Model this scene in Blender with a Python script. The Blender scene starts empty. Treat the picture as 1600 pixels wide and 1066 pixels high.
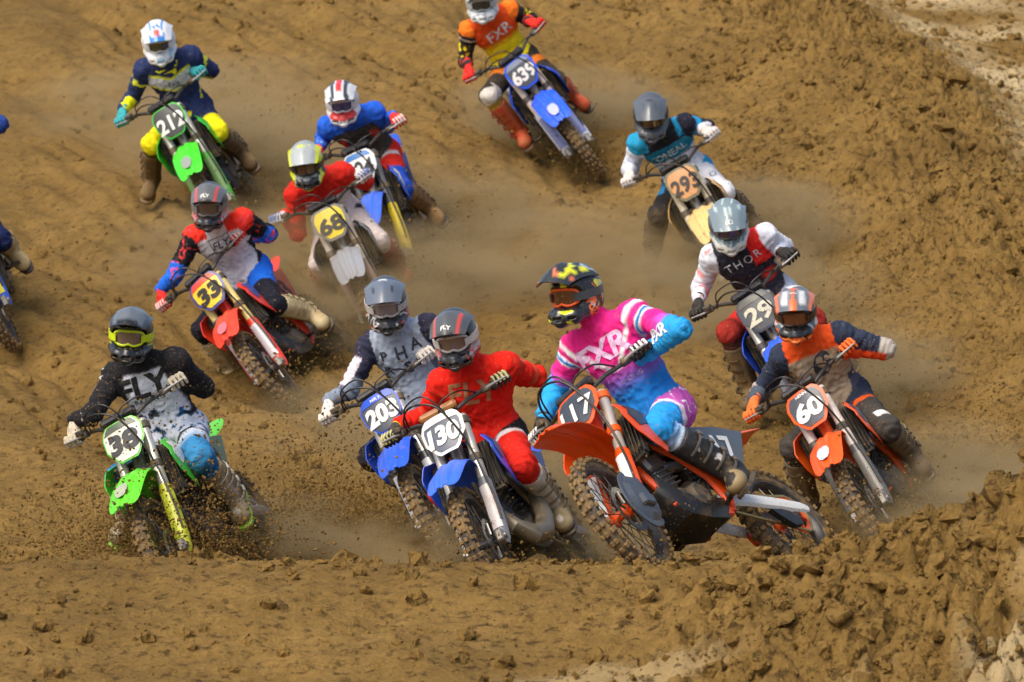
import bpy, bmesh, math, random
import numpy as np
from mathutils import Matrix, Vector
from mathutils.bvhtree import BVHTree
random.seed(7); RNG = np.random.default_rng(11)
rad = math.radians
scene = bpy.context.scene
# ------------------------------------------------------------------ camera
CAMH, CAMP = 3.63, 0.0785
cam = bpy.data.cameras.new('camera'); camo = bpy.data.objects.new('camera', cam)
scene.collection.objects.link(camo); scene.camera = camo
camo.location = (0, 0, CAMH); camo.rotation_euler = (math.pi / 2 - CAMP, 0, 0)
cam.sensor_width = 36; cam.lens = 200; cam.clip_start = 0.5; cam.clip_end = 2000
cam.dof.use_dof = True; cam.dof.focus_distance = 29.8; cam.dof.aperture_fstop = 6.3
# ------------------------------------------------------------------ sky and sun (soft, thin overcast)
SUN_EL, SUN_AZ = 52, 222          # azimuth measured from +Y towards +X
w = bpy.data.worlds.new('World'); scene.world = w; w.use_nodes = True
nt = w.node_tree; bg = nt.nodes['Background']
sky = nt.nodes.new('ShaderNodeTexSky'); sky.sky_type = 'NISHITA'; sky.sun_disc = False
sky.sun_elevation = rad(SUN_EL); sky.sun_rotation = rad(SUN_AZ); sky.dust_density = 5; sky.air_density = 1.0; sky.ozone_density = 0.6
nt.links.new(sky.outputs[0], bg.inputs[0]); bg.inputs[1].default_value = 0.135
sl = bpy.data.lights.new('sun', 'SUN'); sl.energy = 1.4; sl.angle = rad(38); sl.color = (1, .94, .84)
so = bpy.data.objects.new('sun', sl); scene.collection.objects.link(so)
_d = Vector((math.sin(rad(SUN_AZ)) * math.cos(rad(SUN_EL)), math.cos(rad(SUN_AZ)) * math.cos(rad(SUN_EL)), math.sin(rad(SUN_EL))))
so.rotation_euler = (-_d).to_track_quat('-Z', 'Y').to_euler()
vs = scene.view_settings; vs.view_transform = 'Standard'; vs.look = 'None'; vs.gamma = 1; vs.exposure = 0.56
scene.cycles.use_denoising = True
scene.cycles.volume_step_rate = 3

# ------------------------------------------------------------------ helpers
COL = scene.collection
def srgb(r, g=None, b=None):
    if g is None: r, g, b = r
    return tuple(((c / 255) / 12.92 if c / 255 <= .04045 else ((c / 255 + .055) / 1.055) ** 2.4) for c in (r, g, b))
def norm(v):
    v = np.asarray(v, float); return v / np.linalg.norm(v)
def rotax(ax, a):
    ax = norm(ax); K = np.array([[0, -ax[2], ax[1]], [ax[2], 0, -ax[0]], [-ax[1], ax[0], 0]])
    return np.eye(3) + math.sin(a) * K + (1 - math.cos(a)) * K @ K
def m4(R, t=(0, 0, 0)):
    M = Matrix.Identity(4)
    for i in range(3):
        for j in range(3): M[i][j] = float(R[i][j])
        M[i][3] = float(t[i])
    return M
def tag(o, label=None, cat=None, group=None, kind=None):
    if label: o['label'] = label
    if cat: o['category'] = cat
    if group: o['group'] = group
    if kind: o['kind'] = kind
    return o
def empty(name, M=None):
    o = bpy.data.objects.new(name, None); COL.objects.link(o); o.empty_display_size = .1
    if M is not None: o.matrix_world = M
    return o

class MB:
    """collects shapes that become one mesh"""
    def __init__(s): s.v = []; s.f = []
    def add(s, v, f):
        b = len(s.v); s.v.extend([tuple(map(float, p)) for p in v]); s.f.extend([tuple(i + b for i in q) for q in f]); return s
    def box(s, c, size, R=None, ch=.12):
        hx, hy, hz = [d / 2 for d in size]; e = ch * min(size)
        pts = []; idx = {}
        for sx in (-1, 1):
            for sy in (-1, 1):
                for sz in (-1, 1):
                    for ax in range(3):
                        p = [sx * (hx - e), sy * (hy - e), sz * (hz - e)]; p[ax] = (sx * hx, sy * hy, sz * hz)[ax]
                        idx[sx, sy, sz, ax] = len(pts); pts.append(p)
        F = []
        for ax in range(3):
            a, b = [(1, 2), (2, 0), (0, 1)][ax]
            for sg in (-1, 1):
                q = []
                for (ua, ub) in ((-1, -1), (1, -1), (1, 1), (-1, 1)):
                    k = [0, 0, 0]; k[ax] = sg; k[a] = ua; k[b] = ub; q.append(idx[k[0], k[1], k[2], ax])
                F.append(q if sg > 0 else q[::-1])
        for ax in range(3):          # edge chamfers
            a, b = [(1, 2), (2, 0), (0, 1)][ax]
            for ua in (-1, 1):
                for ub in (-1, 1):
                    k = [0, 0, 0]; k[a] = ua; k[b] = ub
                    lo = list(k); lo[ax] = -1; hi = list(k); hi[ax] = 1
                    q = [idx[(*lo, a)], idx[(*hi, a)], idx[(*hi, b)], idx[(*lo, b)]]
                    F.append(q if ua * ub < 0 else q[::-1])
        for sx in (-1, 1):
            for sy in (-1, 1):
                for sz in (-1, 1):
                    q = [idx[sx, sy, sz, 0], idx[sx, sy, sz, 1], idx[sx, sy, sz, 2]]
                    F.append(q if sx * sy * sz > 0 else q[::-1])
        P = np.array(pts)
        if R is not None: P = P @ np.asarray(R).T
        return s.add(P + np.asarray(c), F)
    def tube(s, path, r, seg=8, cap=True, sq=(1, 1), closed=False, up=(0, 0, 1)):
        P = np.array(path, float); n = len(P); r = np.broadcast_to(np.asarray(r, float), (n,))
        T = np.gradient(P, axis=0) if not closed else np.roll(P, -1, 0) - np.roll(P, 1, 0)
        T /= np.linalg.norm(T, axis=1)[:, None]
        a = np.asarray(up, float)
        if abs(T[0] @ a) > .9: a = np.array([1., 0, 0])
        N = norm(np.cross(T[0], a)); V = []
        for i in range(n):
            N = norm(N - T[i] * (N @ T[i])); B = np.cross(T[i], N)
            for k in range(seg):
                t = 2 * math.pi * k / seg
                V.append(P[i] + r[i] * (math.cos(t) * N * sq[0] + math.sin(t) * B * sq[1]))
        F = []
        for i in range(n if closed else n - 1):
            j = (i + 1) % n
            for k in range(seg):
                l = (k + 1) % seg; F.append((i * seg + k, i * seg + l, j * seg + l, j * seg + k))
        if cap and not closed: F.append(tuple(range(seg))[::-1]); F.append(tuple((n - 1) * seg + k for k in range(seg)))
        return s.add(V, F)
    def lathe(s, prof, seg=48, c=(0, 0, 0), close=True):
        """profile of (radius, y) turned about the y axis"""
        V = []; m = len(prof)
        for i in range(seg):
            t = 2 * math.pi * i / seg
            for (r, y) in prof: V.append((c[0] + r * math.cos(t), c[1] + y, c[2] + r * math.sin(t)))
        F = []
        for i in range(seg):
            j = (i + 1) % seg
            for k in range(m if close else m - 1):
                l = (k + 1) % m; F.append((i * m + k, j * m + k, j * m + l, i * m + l))
        return s.add(V, F)
    def loft(s, rings, cap=True):
        m = len(rings[0]); V = [p for r in rings for p in r]; F = []
        for i in range(len(rings) - 1):
            for k in range(m):
                l = (k + 1) % m; F.append((i * m + k, i * m + l, (i + 1) * m + l, (i + 1) * m + k))
        if cap: F.append(tuple(range(m))[::-1]); F.append(tuple((len(rings) - 1) * m + k for k in range(m)))
        return s.add(V, F)
    def sheet(s, G, th):
        """grid of points (rows, cols, 3) given a thickness along its normals"""
        G = np.asarray(G, float); R_, C_ = G.shape[:2]
        du = np.gradient(G, axis=0); dv = np.gradient(G, axis=1); N = np.cross(du, dv); N /= np.linalg.norm(N, axis=2)[..., None] + 1e-9
        A = (G + N * th / 2).reshape(-1, 3); B = (G - N * th / 2).reshape(-1, 3); n = len(A); F = []
        ix = lambda i, j: i * C_ + j
        for i in range(R_ - 1):
            for j in range(C_ - 1):
                q = (ix(i, j), ix(i + 1, j), ix(i + 1, j + 1), ix(i, j + 1)); F.append(q); F.append(tuple(n + k for k in q[::-1]))
        rim = [ix(i, 0) for i in range(R_)] + [ix(R_ - 1, j) for j in range(1, C_)] + [ix(i, C_ - 1) for i in range(R_ - 2, -1, -1)] + [ix(0, j) for j in range(C_ - 2, 0, -1)]
        for a, b in zip(rim, rim[1:] + rim[:1]): F.append((b, a, n + a, n + b))
        return s.add(np.vstack([A, B]), F)
    def panel(s, poly, fn, th, cut=.05):
        """flat outline (a,b), cut into strips, bent by fn(a,b)->(x,y,z), with thickness"""
        bm = bmesh.new(); f = bm.faces.new([bm.verts.new((a, b, 0)) for a, b in poly]); bm.normal_update()
        P = np.array(poly); lo = P.min(0); hi = P.max(0)
        for ax in (0, 1):
            for t in np.arange(lo[ax] + cut, hi[ax] - 1e-4, cut):
                co = [0, 0, 0]; co[ax] = t; no = [0, 0, 0]; no[ax] = 1
                bmesh.ops.bisect_plane(bm, geom=bm.verts[:] + bm.edges[:] + bm.faces[:], plane_co=co, plane_no=no, dist=1e-5)
        for v in bm.verts: v.co = fn(v.co.x, v.co.y)
        bm.normal_update()
        r = bmesh.ops.solidify(bm, geom=bm.faces[:], thickness=th)
        bm.verts.index_update()
        s.add([v.co[:] for v in bm.verts], [[v.index for v in f.verts] for f in bm.faces]); bm.free(); return s
    def mesh(s, name, smooth=35):
        me = bpy.data.meshes.new(name); me.from_pydata(s.v, [], s.f); me.validate(); fixn(me)
        shade(me, smooth); return me
def fixn(me):
    bm = bmesh.new(); bm.from_mesh(me); bmesh.ops.recalc_face_normals(bm, faces=bm.faces); bm.to_mesh(me); bm.free()
def shade(me, ang=35):
    me.polygons.foreach_set('use_smooth', np.ones(len(me.polygons), bool))
    if ang: me.set_sharp_from_angle(angle=rad(ang))
def add_obj(name, me, mat, parent=None, M=None, own=False):
    o = bpy.data.objects.new(name, me); COL.objects.link(o)
    if mat is not None:
        if len(me.materials) == 0: me.materials.append(None)
        o.material_slots[0].link = 'OBJECT'; o.material_slots[0].material = mat
    if parent is not None: o.parent = parent
    if M is not None: o.matrix_local = M
    return o

# ------------------------------------------------------------------ noise on arrays
_perm = RNG.permutation(512)
_grad = RNG.normal(size=(512, 3)); _grad /= np.linalg.norm(_grad, axis=1)[:, None]
def perlin(p):
    p = np.asarray(p, float); i = np.floor(p).astype(int); f = p - i; u = f * f * f * (f * (f * 6 - 15) + 10)
    out = 0
    for dx in (0, 1):
        for dy in (0, 1):
            for dz in (0, 1):
                h = _perm[(_perm[(_perm[(i[:, 0] + dx) & 511] + i[:, 1] + dy) & 511] + i[:, 2] + dz) & 511]
                g = _grad[h]; d = g[:, 0] * (f[:, 0] - dx) + g[:, 1] * (f[:, 1] - dy) + g[:, 2] * (f[:, 2] - dz)
                wgt = (u[:, 0] if dx else 1 - u[:, 0]) * (u[:, 1] if dy else 1 - u[:, 1]) * (u[:, 2] if dz else 1 - u[:, 2])
                out = out + wgt * d
    return out * 1.5
def sstep(a, b, x): t = np.clip((x - a) / (b - a), 0, 1); return t * t * (3 - 2 * t)

# ------------------------------------------------------------------ materials
DUST = srgb(138, 110, 66)
def mat_base(name):
    m = bpy.data.materials.new(name); m.use_nodes = True; t = m.node_tree
    b = t.nodes['Principled BSDF']; return m, t, b
_mats = {}
def paint(name, col=None, rough=.4, metal=0, dirt=.3, dscale=9, bump=0, bscale=60, coat=0, vcol=False, speck=.5, spec=.5):
    """colour (fixed or from the painted attribute) under dried mud splashes"""
    if name in _mats: return _mats[name]
    m, t, b = mat_base(name); L = t.links.new; N = t.nodes.new
    tc = N('ShaderNodeTexCoord'); oi = N('ShaderNodeObjectInfo')
    add = N('ShaderNodeVectorMath'); add.operation = 'ADD'; L(tc.outputs['Object'], add.inputs[0]); L(oi.outputs['Random'], add.inputs[1])
    n1 = N('ShaderNodeTexNoise'); n1.inputs['Scale'].default_value = dscale; n1.inputs['Detail'].default_value = 7; n1.inputs['Roughness'].default_value = .7
    n2 = N('ShaderNodeTexNoise'); n2.inputs['Scale'].default_value = 85; n2.inputs['Detail'].default_value = 2
    L(add.outputs[0], n1.inputs['Vector']); L(add.outputs[0], n2.inputs['Vector'])
    r1 = N('ShaderNodeMapRange'); r1.inputs[1].default_value = .66 - .34 * dirt; r1.inputs[2].default_value = .86 - .25 * dirt; r1.inputs[4].default_value = min(.95, .25 + dirt)
    L(n1.outputs[0], r1.inputs[0])
    r2 = N('ShaderNodeMapRange'); r2.inputs[1].default_value = .70 - .08 * speck; r2.inputs[2].default_value = .74 - .08 * speck; r2.inputs[4].default_value = .9
    L(n2.outputs[0], r2.inputs[0])
    mx = N('ShaderNodeMath'); mx.operation = 'MAXIMUM'; L(r1.outputs[0], mx.inputs[0]); L(r2.outputs[0], mx.inputs[1])
    mix = N('ShaderNodeMix'); mix.data_type = 'RGBA'; mix.inputs['B'].default_value = (*DUST, 1)
    if vcol:
        at = N('ShaderNodeAttribute'); at.attribute_name = 'Col'; L(at.outputs['Color'], mix.inputs['A'])
    else: mix.inputs['A'].default_value = (*col, 1)
    L(mx.outputs[0], mix.inputs['Factor']); L(mix.outputs['Result'], b.inputs['Base Color'])
    rr = N('ShaderNodeMapRange'); rr.inputs[3].default_value = rough; rr.inputs[4].default_value = .9; L(mx.outputs[0], rr.inputs[0]); L(rr.outputs[0], b.inputs['Roughness'])
    b.inputs['Metallic'].default_value = metal; b.inputs['Specular IOR Level'].default_value = spec
    if metal:
        mr = N('ShaderNodeMapRange'); mr.inputs[3].default_value = metal; mr.inputs[4].default_value = 0; L(mx.outputs[0], mr.inputs[0]); L(mr.outputs[0], b.inputs['Metallic'])
    if coat: b.inputs['Coat Weight'].default_value = coat; b.inputs['Coat Roughness'].default_value = .15
    if bump:
        nb = N('ShaderNodeTexNoise'); nb.inputs['Scale'].default_value = bscale; nb.inputs['Detail'].default_value = 3; L(tc.outputs['Object'], nb.inputs['Vector'])
        bp = N('ShaderNodeBump'); bp.inputs['Strength'].default_value = bump; bp.inputs['Distance'].default_value = .01; L(nb.outputs[0], bp.inputs['Height']); L(bp.outputs[0], b.inputs['Normal'])
    _mats[name] = m; return m
def P(name, rgb, **k): return paint(name, srgb(rgb), **k)
M_rubber = P('tyre_rubber', (58, 54, 50), rough=.8, dirt=.75, dscale=14, bump=.4)
M_tread = P('muddy_tyre', (104, 86, 60), rough=.9, dirt=.95, dscale=12, bump=.5)
M_alu = P('bare_aluminium', (150, 146, 138), rough=.42, metal=.8, dirt=.35)
M_steel = P('steel', (120, 118, 114), rough=.3, metal=.9, dirt=.4)
M_chrome = P('fork_tube', (205, 202, 192), rough=.28, metal=.45, dirt=.35)
M_blackp = P('black_plastic', (26, 26, 27), rough=.45, dirt=.35)
M_engine = P('engine_casting', (78, 76, 72), rough=.55, metal=.5, dirt=.6, dscale=16, bump=.3)
M_rad = P('radiator_black', (30, 29, 27), rough=.6, dirt=.45)
M_seat = P('seat_vinyl', (24, 24, 26), rough=.65, dirt=.4, bump=.2)
M_pipe = P('raw_pipe', (120, 112, 96), rough=.4, metal=.6, dirt=.5)
M_white = P('white_paint', (226, 226, 220), rough=.45, dirt=.25)
M_cloth = paint('jersey_cloth', vcol=True, rough=.85, dirt=.2, dscale=7, bump=.3, bscale=40, speck=.5, spec=.25)
M_glove = paint('glove_cloth', vcol=True, rough=.8, dirt=.35, dscale=18, bump=.2, bscale=90, spec=.25)
M_boot = paint('boot_leather', vcol=True, rough=.78, dirt=.62, dscale=9, bump=.15)
M_boot2 = paint('boot_leather_clean', vcol=True, rough=.6, dirt=.28, dscale=12, bump=.1)
M_helmet = paint('helmet_shell', vcol=True, rough=.3, dirt=.15, coat=.3, speck=.6)
M_lens = {}
def lens_mat(rgb):
    k = 'goggle_lens_%d_%d_%d' % rgb
    return paint(k, srgb(rgb), rough=.14, dirt=.05, speck=.5, spec=.8, coat=.5)
def letter_mat(rgb): return P('lettering_%d_%d_%d' % rgb, rgb, rough=.6, dirt=.15)
def plastic(rgb, dirt=.34): return P('plastic_%d_%d_%d' % rgb, rgb, rough=.36, dirt=dirt)

# ------------------------------------------------------------------ flat lettering meshes
def text_verts(body, size, bold=.02, shear=0, cut=.02, sx=1.0, rot=0, space=1.0):
    cu = bpy.data.curves.new('t', 'FONT'); cu.body = body; cu.size = 1; cu.offset = bold; cu.shear = shear
    cu.align_x = 'CENTER'; cu.align_y = 'CENTER'; cu.resolution_u = 3; cu.space_character = space
    o = bpy.data.objects.new('t', cu); COL.objects.link(o)
    dg = bpy.context.evaluated_depsgraph_get(); me = bpy.data.meshes.new_from_object(o.evaluated_get(dg))
    bpy.data.objects.remove(o); bpy.data.curves.remove(cu)
    bm = bmesh.new(); bm.from_mesh(me); bpy.data.meshes.remove(me)
    xs = [v.co.x for v in bm.verts]; ys = [v.co.y for v in bm.verts]
    ox, oy = (min(xs) + max(xs)) / 2, (min(ys) + max(ys)) / 2; hh = max(ys) - min(ys)
    k = size / hh
    for v in bm.verts:
        a, b_ = (v.co.x - ox) * k * sx, (v.co.y - oy) * k
        v.co = (a * math.cos(rot) - b_ * math.sin(rot), a * math.sin(rot) + b_ * math.cos(rot), 0)
    for ax in (0, 1):
        q = [v.co[ax] for v in bm.verts]
        for t in np.arange(min(q) + cut, max(q), cut):
            co = [0, 0, 0]; co[ax] = t; no = [0, 0, 0]; no[ax] = 1
            bmesh.ops.bisect_plane(bm, geom=bm.verts[:] + bm.edges[:] + bm.faces[:], plane_co=co, plane_no=no, dist=1e-5)
    bm.verts.index_update()
    V = np.array([v.co[:] for v in bm.verts]); F = [[v.index for v in f.verts] for f in bm.faces]; bm.free()
    return V, F
# bike poses: x, y, z of the contact line, heading, lean, pitch, steering; rider joints in the bike frame
POSE = {
    '117': [1.1403, 27.4567, 0.3054, 0.6174, 0.7841, 0.1061, 0.1435],
    '130': [0.2566, 30.6047, -0.2216, 0.3109, 0.5328, 0.0912, 0.0562],
    '203': [-0.0415, 33.0022, -0.2154, 0.2588, 0.6156, -0.0383, 0.1173],
    '38': [-1.5075, 31.5617, -0.2929, 0.2562, 0.5215, -0.0255, 0.036],
    '60': [2.4456, 33.1076, -0.1766, 0.2248, 0.6439, -0.0388, 0.0464],
    '33': [-1.1914, 38.4603, 0.2611, 0.2134, 0.7891, -0.1242, 0.1412],
    '212': [-1.9455, 42.7412, 1.1373, 0.0185, 0.574, -0.1715, 0.0426],
    '104': [-0.6195, 42.2401, 0.7357, 0.0947, 0.4125, -0.1578, -0.0581],
    '68': [-0.771, 40.3334, 0.4386, 0.008, 0.4857, -0.1131, 0.0531],
    '639': [0.6195, 45.6009, 1.4696, -0.1853, 0.6649, -0.1735, 0.0262],
    '293': [1.7918, 40.9903, 0.7485, 0.0237, 0.5551, -0.1612, 0.093],
    '29': [2.1774, 36.0675, 0.1822, 0.0792, 0.5953, -0.1109, 0.0794],
    '0': [-3.403, 39.1582, 0.6287, -0.1074, 0.5113, -0.1831, -0.0195],
}
JOINTS = {
    '117': dict(pel=(-0.170, 0.050, 1.020), head=(0.165, 0.239, 1.648), neck=(0.049, 0.194, 1.498), sL=(0.025, 0.359, 1.411), sR=(0.038, 0.016, 1.519), gL=(0.127, 0.333, 1.198), wL=(0.040, 0.362, 1.238), eL=(0.077, 0.542, 1.150), hL=(-0.171, 0.135, 0.995), kL=(0.198, 0.194, 0.806), aL=(-0.150, 0.205, 0.530), gR=(0.214, -0.350, 1.243), wR=(0.128, -0.379, 1.283), eR=(-0.005, -0.241, 1.459), hR=(-0.169, -0.035, 1.005), kR=(0.163, -0.272, 0.905), aR=(-0.126, -0.210, 0.559)),
    '130': dict(pel=(-0.120, 0.070, 1.000), head=(0.258, 0.259, 1.519), neck=(0.123, 0.208, 1.381), sL=(0.080, 0.377, 1.284), sR=(0.099, 0.027, 1.369), gL=(0.153, 0.341, 1.211), wL=(0.066, 0.370, 1.252), eL=(-0.168, 0.443, 1.185), hL=(-0.121, 0.155, 0.976), kL=(0.220, 0.247, 0.748), aL=(-0.150, 0.205, 0.530), gR=(0.187, -0.348, 1.229), wR=(0.101, -0.377, 1.269), eR=(-0.053, -0.186, 1.284), hR=(-0.119, -0.015, 0.984), kR=(0.220, -0.215, 0.836), aR=(-0.131, -0.206, 0.546)),
    '203': dict(pel=(-0.120, 0.100, 1.020), head=(0.171, 0.322, 1.582), neck=(0.060, 0.264, 1.434), sL=(0.034, 0.407, 1.343), sR=(0.050, 0.063, 1.449), gL=(0.134, 0.336, 1.202), wL=(0.048, 0.365, 1.242), eL=(-0.169, 0.309, 1.159), hL=(-0.121, 0.185, 0.995), kL=(0.244, 0.226, 0.792), aL=(-0.134, 0.206, 0.540), gR=(0.206, -0.349, 1.239), wR=(0.120, -0.378, 1.279), eR=(0.159, -0.169, 1.301), hR=(-0.119, 0.015, 1.005), kR=(0.167, -0.275, 0.903), aR=(-0.125, -0.211, 0.559)),
    '38': dict(pel=(-0.120, 0.080, 1.000), head=(0.198, 0.248, 1.565), neck=(0.080, 0.204, 1.416), sL=(0.059, 0.354, 1.331), sR=(0.060, 0.006, 1.425), gL=(0.159, 0.343, 1.214), wL=(0.072, 0.372, 1.255), eL=(-0.147, 0.356, 1.138), hL=(-0.120, 0.165, 0.976), kL=(0.242, 0.267, 0.788), aL=(-0.135, 0.207, 0.540), gR=(0.181, -0.347, 1.226), wR=(0.094, -0.376, 1.266), eR=(0.210, -0.183, 1.293), hR=(-0.120, -0.005, 0.984), kR=(0.242, -0.203, 0.908), aR=(-0.101, -0.363, 0.731)),
    '60': dict(pel=(-0.120, 0.050, 1.000), head=(0.209, 0.223, 1.557), neck=(0.088, 0.177, 1.409), sL=(0.057, 0.330, 1.308), sR=(0.071, -0.018, 1.399), gL=(0.156, 0.342, 1.213), wL=(0.069, 0.371, 1.253), eL=(-0.030, 0.481, 1.081), hL=(-0.121, 0.135, 0.976), kL=(0.197, 0.248, 0.704), aL=(-0.150, 0.205, 0.530), gR=(0.184, -0.347, 1.227), wR=(0.098, -0.376, 1.268), eR=(-0.079, -0.280, 1.311), hR=(-0.119, -0.035, 0.984), kR=(0.235, -0.256, 0.934), aR=(-0.033, -0.420, 0.656)),
    '33': dict(pel=(-0.120, 0.090, 1.000), head=(0.247, 0.389, 1.474), neck=(0.116, 0.309, 1.348), sL=(0.084, 0.428, 1.261), sR=(0.104, 0.104, 1.417), gL=(0.127, 0.333, 1.198), wL=(0.041, 0.362, 1.239), eL=(-0.139, 0.419, 1.081), hL=(-0.121, 0.175, 0.973), kL=(0.218, 0.194, 0.717), aL=(-0.150, 0.205, 0.530), gR=(0.214, -0.350, 1.242), wR=(0.127, -0.379, 1.283), eR=(0.175, -0.170, 1.327), hR=(-0.119, 0.005, 0.987), kR=(0.170, -0.295, 0.934), aR=(-0.083, -0.433, 0.630)),
    '212': dict(pel=(-0.120, 0.050, 1.000), head=(0.170, 0.220, 1.580), neck=(0.060, 0.175, 1.428), sL=(0.037, 0.335, 1.346), sR=(0.033, -0.011, 1.447), gL=(0.157, 0.342, 1.213), wL=(0.070, 0.371, 1.254), eL=(-0.154, 0.370, 1.144), hL=(-0.120, 0.135, 0.975), kL=(0.245, 0.222, 0.787), aL=(-0.136, 0.206, 0.539), gR=(0.183, -0.347, 1.227), wR=(0.096, -0.376, 1.267), eR=(-0.076, -0.243, 1.297), hR=(-0.120, -0.035, 0.985), kR=(0.245, -0.241, 0.970), aR=(-0.033, -0.434, 0.723)),
    '104': dict(pel=(-0.200, 0.000, 1.020), head=(0.229, 0.029, 1.534), neck=(0.080, 0.021, 1.396), sL=(0.049, 0.178, 1.350), sR=(0.042, -0.181, 1.385), gL=(0.188, 0.348, 1.229), wL=(0.101, 0.377, 1.270), eL=(-0.128, 0.200, 1.199), hL=(-0.200, 0.085, 0.998), kL=(0.158, 0.148, 0.759), aL=(-0.150, 0.205, 0.530), gR=(0.152, -0.341, 1.211), wR=(0.065, -0.370, 1.251), eR=(-0.172, -0.293, 1.297), hR=(-0.200, -0.085, 1.002), kR=(0.163, -0.273, 0.905), aR=(-0.126, -0.210, 0.559)),
    '68': dict(pel=(-0.150, 0.000, 1.000), head=(0.294, 0.037, 1.499), neck=(0.141, 0.027, 1.364), sL=(0.104, 0.206, 1.298), sR=(0.105, -0.153, 1.326), gL=(0.154, 0.341, 1.212), wL=(0.067, 0.370, 1.252), eL=(-0.130, 0.291, 1.137), hL=(-0.150, 0.085, 0.979), kL=(0.197, 0.211, 0.774), aL=(-0.150, 0.205, 0.530), gR=(0.186, -0.348, 1.228), wR=(0.100, -0.377, 1.269), eR=(0.049, -0.284, 1.058), hR=(-0.150, -0.085, 0.981), kR=(0.215, -0.222, 0.825), aR=(-0.107, -0.311, 0.571)),
    '639': dict(pel=(-0.120, 0.020, 1.020), head=(0.138, 0.086, 1.635), neck=(0.036, 0.069, 1.474), sL=(0.012, 0.231, 1.421), sR=(0.002, -0.122, 1.490), gL=(0.162, 0.343, 1.216), wL=(0.075, 0.372, 1.256), eL=(-0.159, 0.322, 1.210), hL=(-0.120, 0.105, 0.997), kL=(0.234, 0.185, 0.784), aL=(-0.145, 0.205, 0.533), gR=(0.178, -0.346, 1.224), wR=(0.091, -0.375, 1.265), eR=(-0.116, -0.290, 1.274), hR=(-0.120, -0.065, 1.003), kR=(0.221, -0.311, 1.016), aR=(0.123, -0.288, 0.606)),
    '293': dict(pel=(-0.120, 0.000, 1.000), head=(0.223, 0.044, 1.573), neck=(0.098, 0.032, 1.421), sL=(0.073, 0.194, 1.366), sR=(0.065, -0.163, 1.415), gL=(0.142, 0.338, 1.206), wL=(0.055, 0.367, 1.246), eL=(-0.164, 0.298, 1.212), hL=(-0.120, 0.085, 0.978), kL=(0.256, 0.196, 0.827), aL=(-0.111, 0.204, 0.559), gR=(0.199, -0.349, 1.235), wR=(0.112, -0.378, 1.275), eR=(-0.109, -0.327, 1.253), hR=(-0.120, -0.085, 0.982), kR=(0.247, -0.283, 0.929), aR=(-0.054, -0.466, 0.703)),
    '29': dict(pel=(-0.120, 0.030, 1.020), head=(0.193, 0.133, 1.604), neck=(0.076, 0.106, 1.450), sL=(0.052, 0.264, 1.397), sR=(0.047, -0.088, 1.469), gL=(0.146, 0.339, 1.208), wL=(0.059, 0.368, 1.248), eL=(-0.180, 0.297, 1.243), hL=(-0.120, 0.115, 0.997), kL=(0.232, 0.233, 0.801), aL=(-0.138, 0.206, 0.538), gR=(0.195, -0.349, 1.233), wR=(0.108, -0.377, 1.273), eR=(-0.099, -0.283, 1.326), hR=(-0.120, -0.055, 1.003), kR=(0.253, -0.244, 1.031), aR=(0.135, -0.357, 0.642)),
    '0': dict(pel=(-0.120, 0.050, 1.000), head=(0.200, 0.200, 1.570), neck=(0.081, 0.160, 1.420), sL=(0.056, 0.321, 1.323), sR=(0.058, -0.028, 1.410), gL=(0.176, 0.346, 1.223), wL=(0.089, 0.375, 1.264), eL=(0.007, 0.602, 1.329), hL=(-0.120, 0.135, 0.976), kL=(0.194, 0.221, 0.664), aL=(-0.150, 0.205, 0.530), gR=(0.164, -0.344, 1.217), wR=(0.077, -0.373, 1.257), eR=(-0.026, -0.294, 1.471), hR=(-0.120, -0.035, 0.984), kR=(0.193, -0.299, 0.891), aR=(-0.115, -0.215, 0.567)),
}

def bike_matrix(p):
    x, y, z, psi, lam, phi, st = p
    R = np.stack([[-math.sin(psi), -math.cos(psi), 0], [math.cos(psi), -math.sin(psi), 0], [0, 0, 1.]], 1)
    return R @ rotax((0, 1, 0), -phi) @ rotax((1, 0, 0), lam), np.array([x, y, z])
# ------------------------------------------------------------------ the ground: a track falling towards the camera, a lip in front, berms to the right
CONTACT = []
for k_, p_ in POSE.items():
    R_, T_ = bike_matrix(p_)
    sR = rotax(np.array([-.454, 0, .891]), p_[6]); a0 = np.array([.745, 0, .345]) - .057 * np.array([.891, 0, .454])
    for ctr, Ro, w_, fr_ in (((.72, 0, .394), .330, .042, 1), ((-.727, 0, .386), .322, .056, 0)):
        best = None
        for a in np.linspace(0, 2 * math.pi, 73):
            for ph in np.linspace(-1.2, 1.2, 9):
                er = np.array([math.cos(a), 0, math.sin(a)]); q_ = np.array(ctr) + (Ro - w_) * er + (w_ + .012) * (math.cos(ph) * er + math.sin(ph) * np.array([0, 1., 0]))
                if fr_: q_ = a0 + sR @ (q_ - a0)
                q_ = R_ @ q_ + T_
                if best is None or q_[2] < best[2]: best = q_
        CONTACT.append(best + np.array([0, 0, .035]))
CONTACT = np.array(CONTACT)
def base_profile(y):
    ky = [-80, 0, 14, 20, 23.2, 24.4, 25.6, 26.3, 27.2, 28.6, 30, 31.5, 33.5, 35, 37, 40, 45, 52, 60, 90, 300]
    kz = [-1.2, -1.1, -.8, -.35, .02, .20, .43, .535, .42, .14, -.02, -.08, 0., .12, .38, .80, 1.58, 2.68, 3.9, 6., 9.]
    return np.interp(y, ky, kz)
def smooth_profile(y): return sum(base_profile(y + d) * w_ for d, w_ in ((-.5, .1), (-.25, .22), (0, .36), (.25, .22), (.5, .1)))
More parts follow.
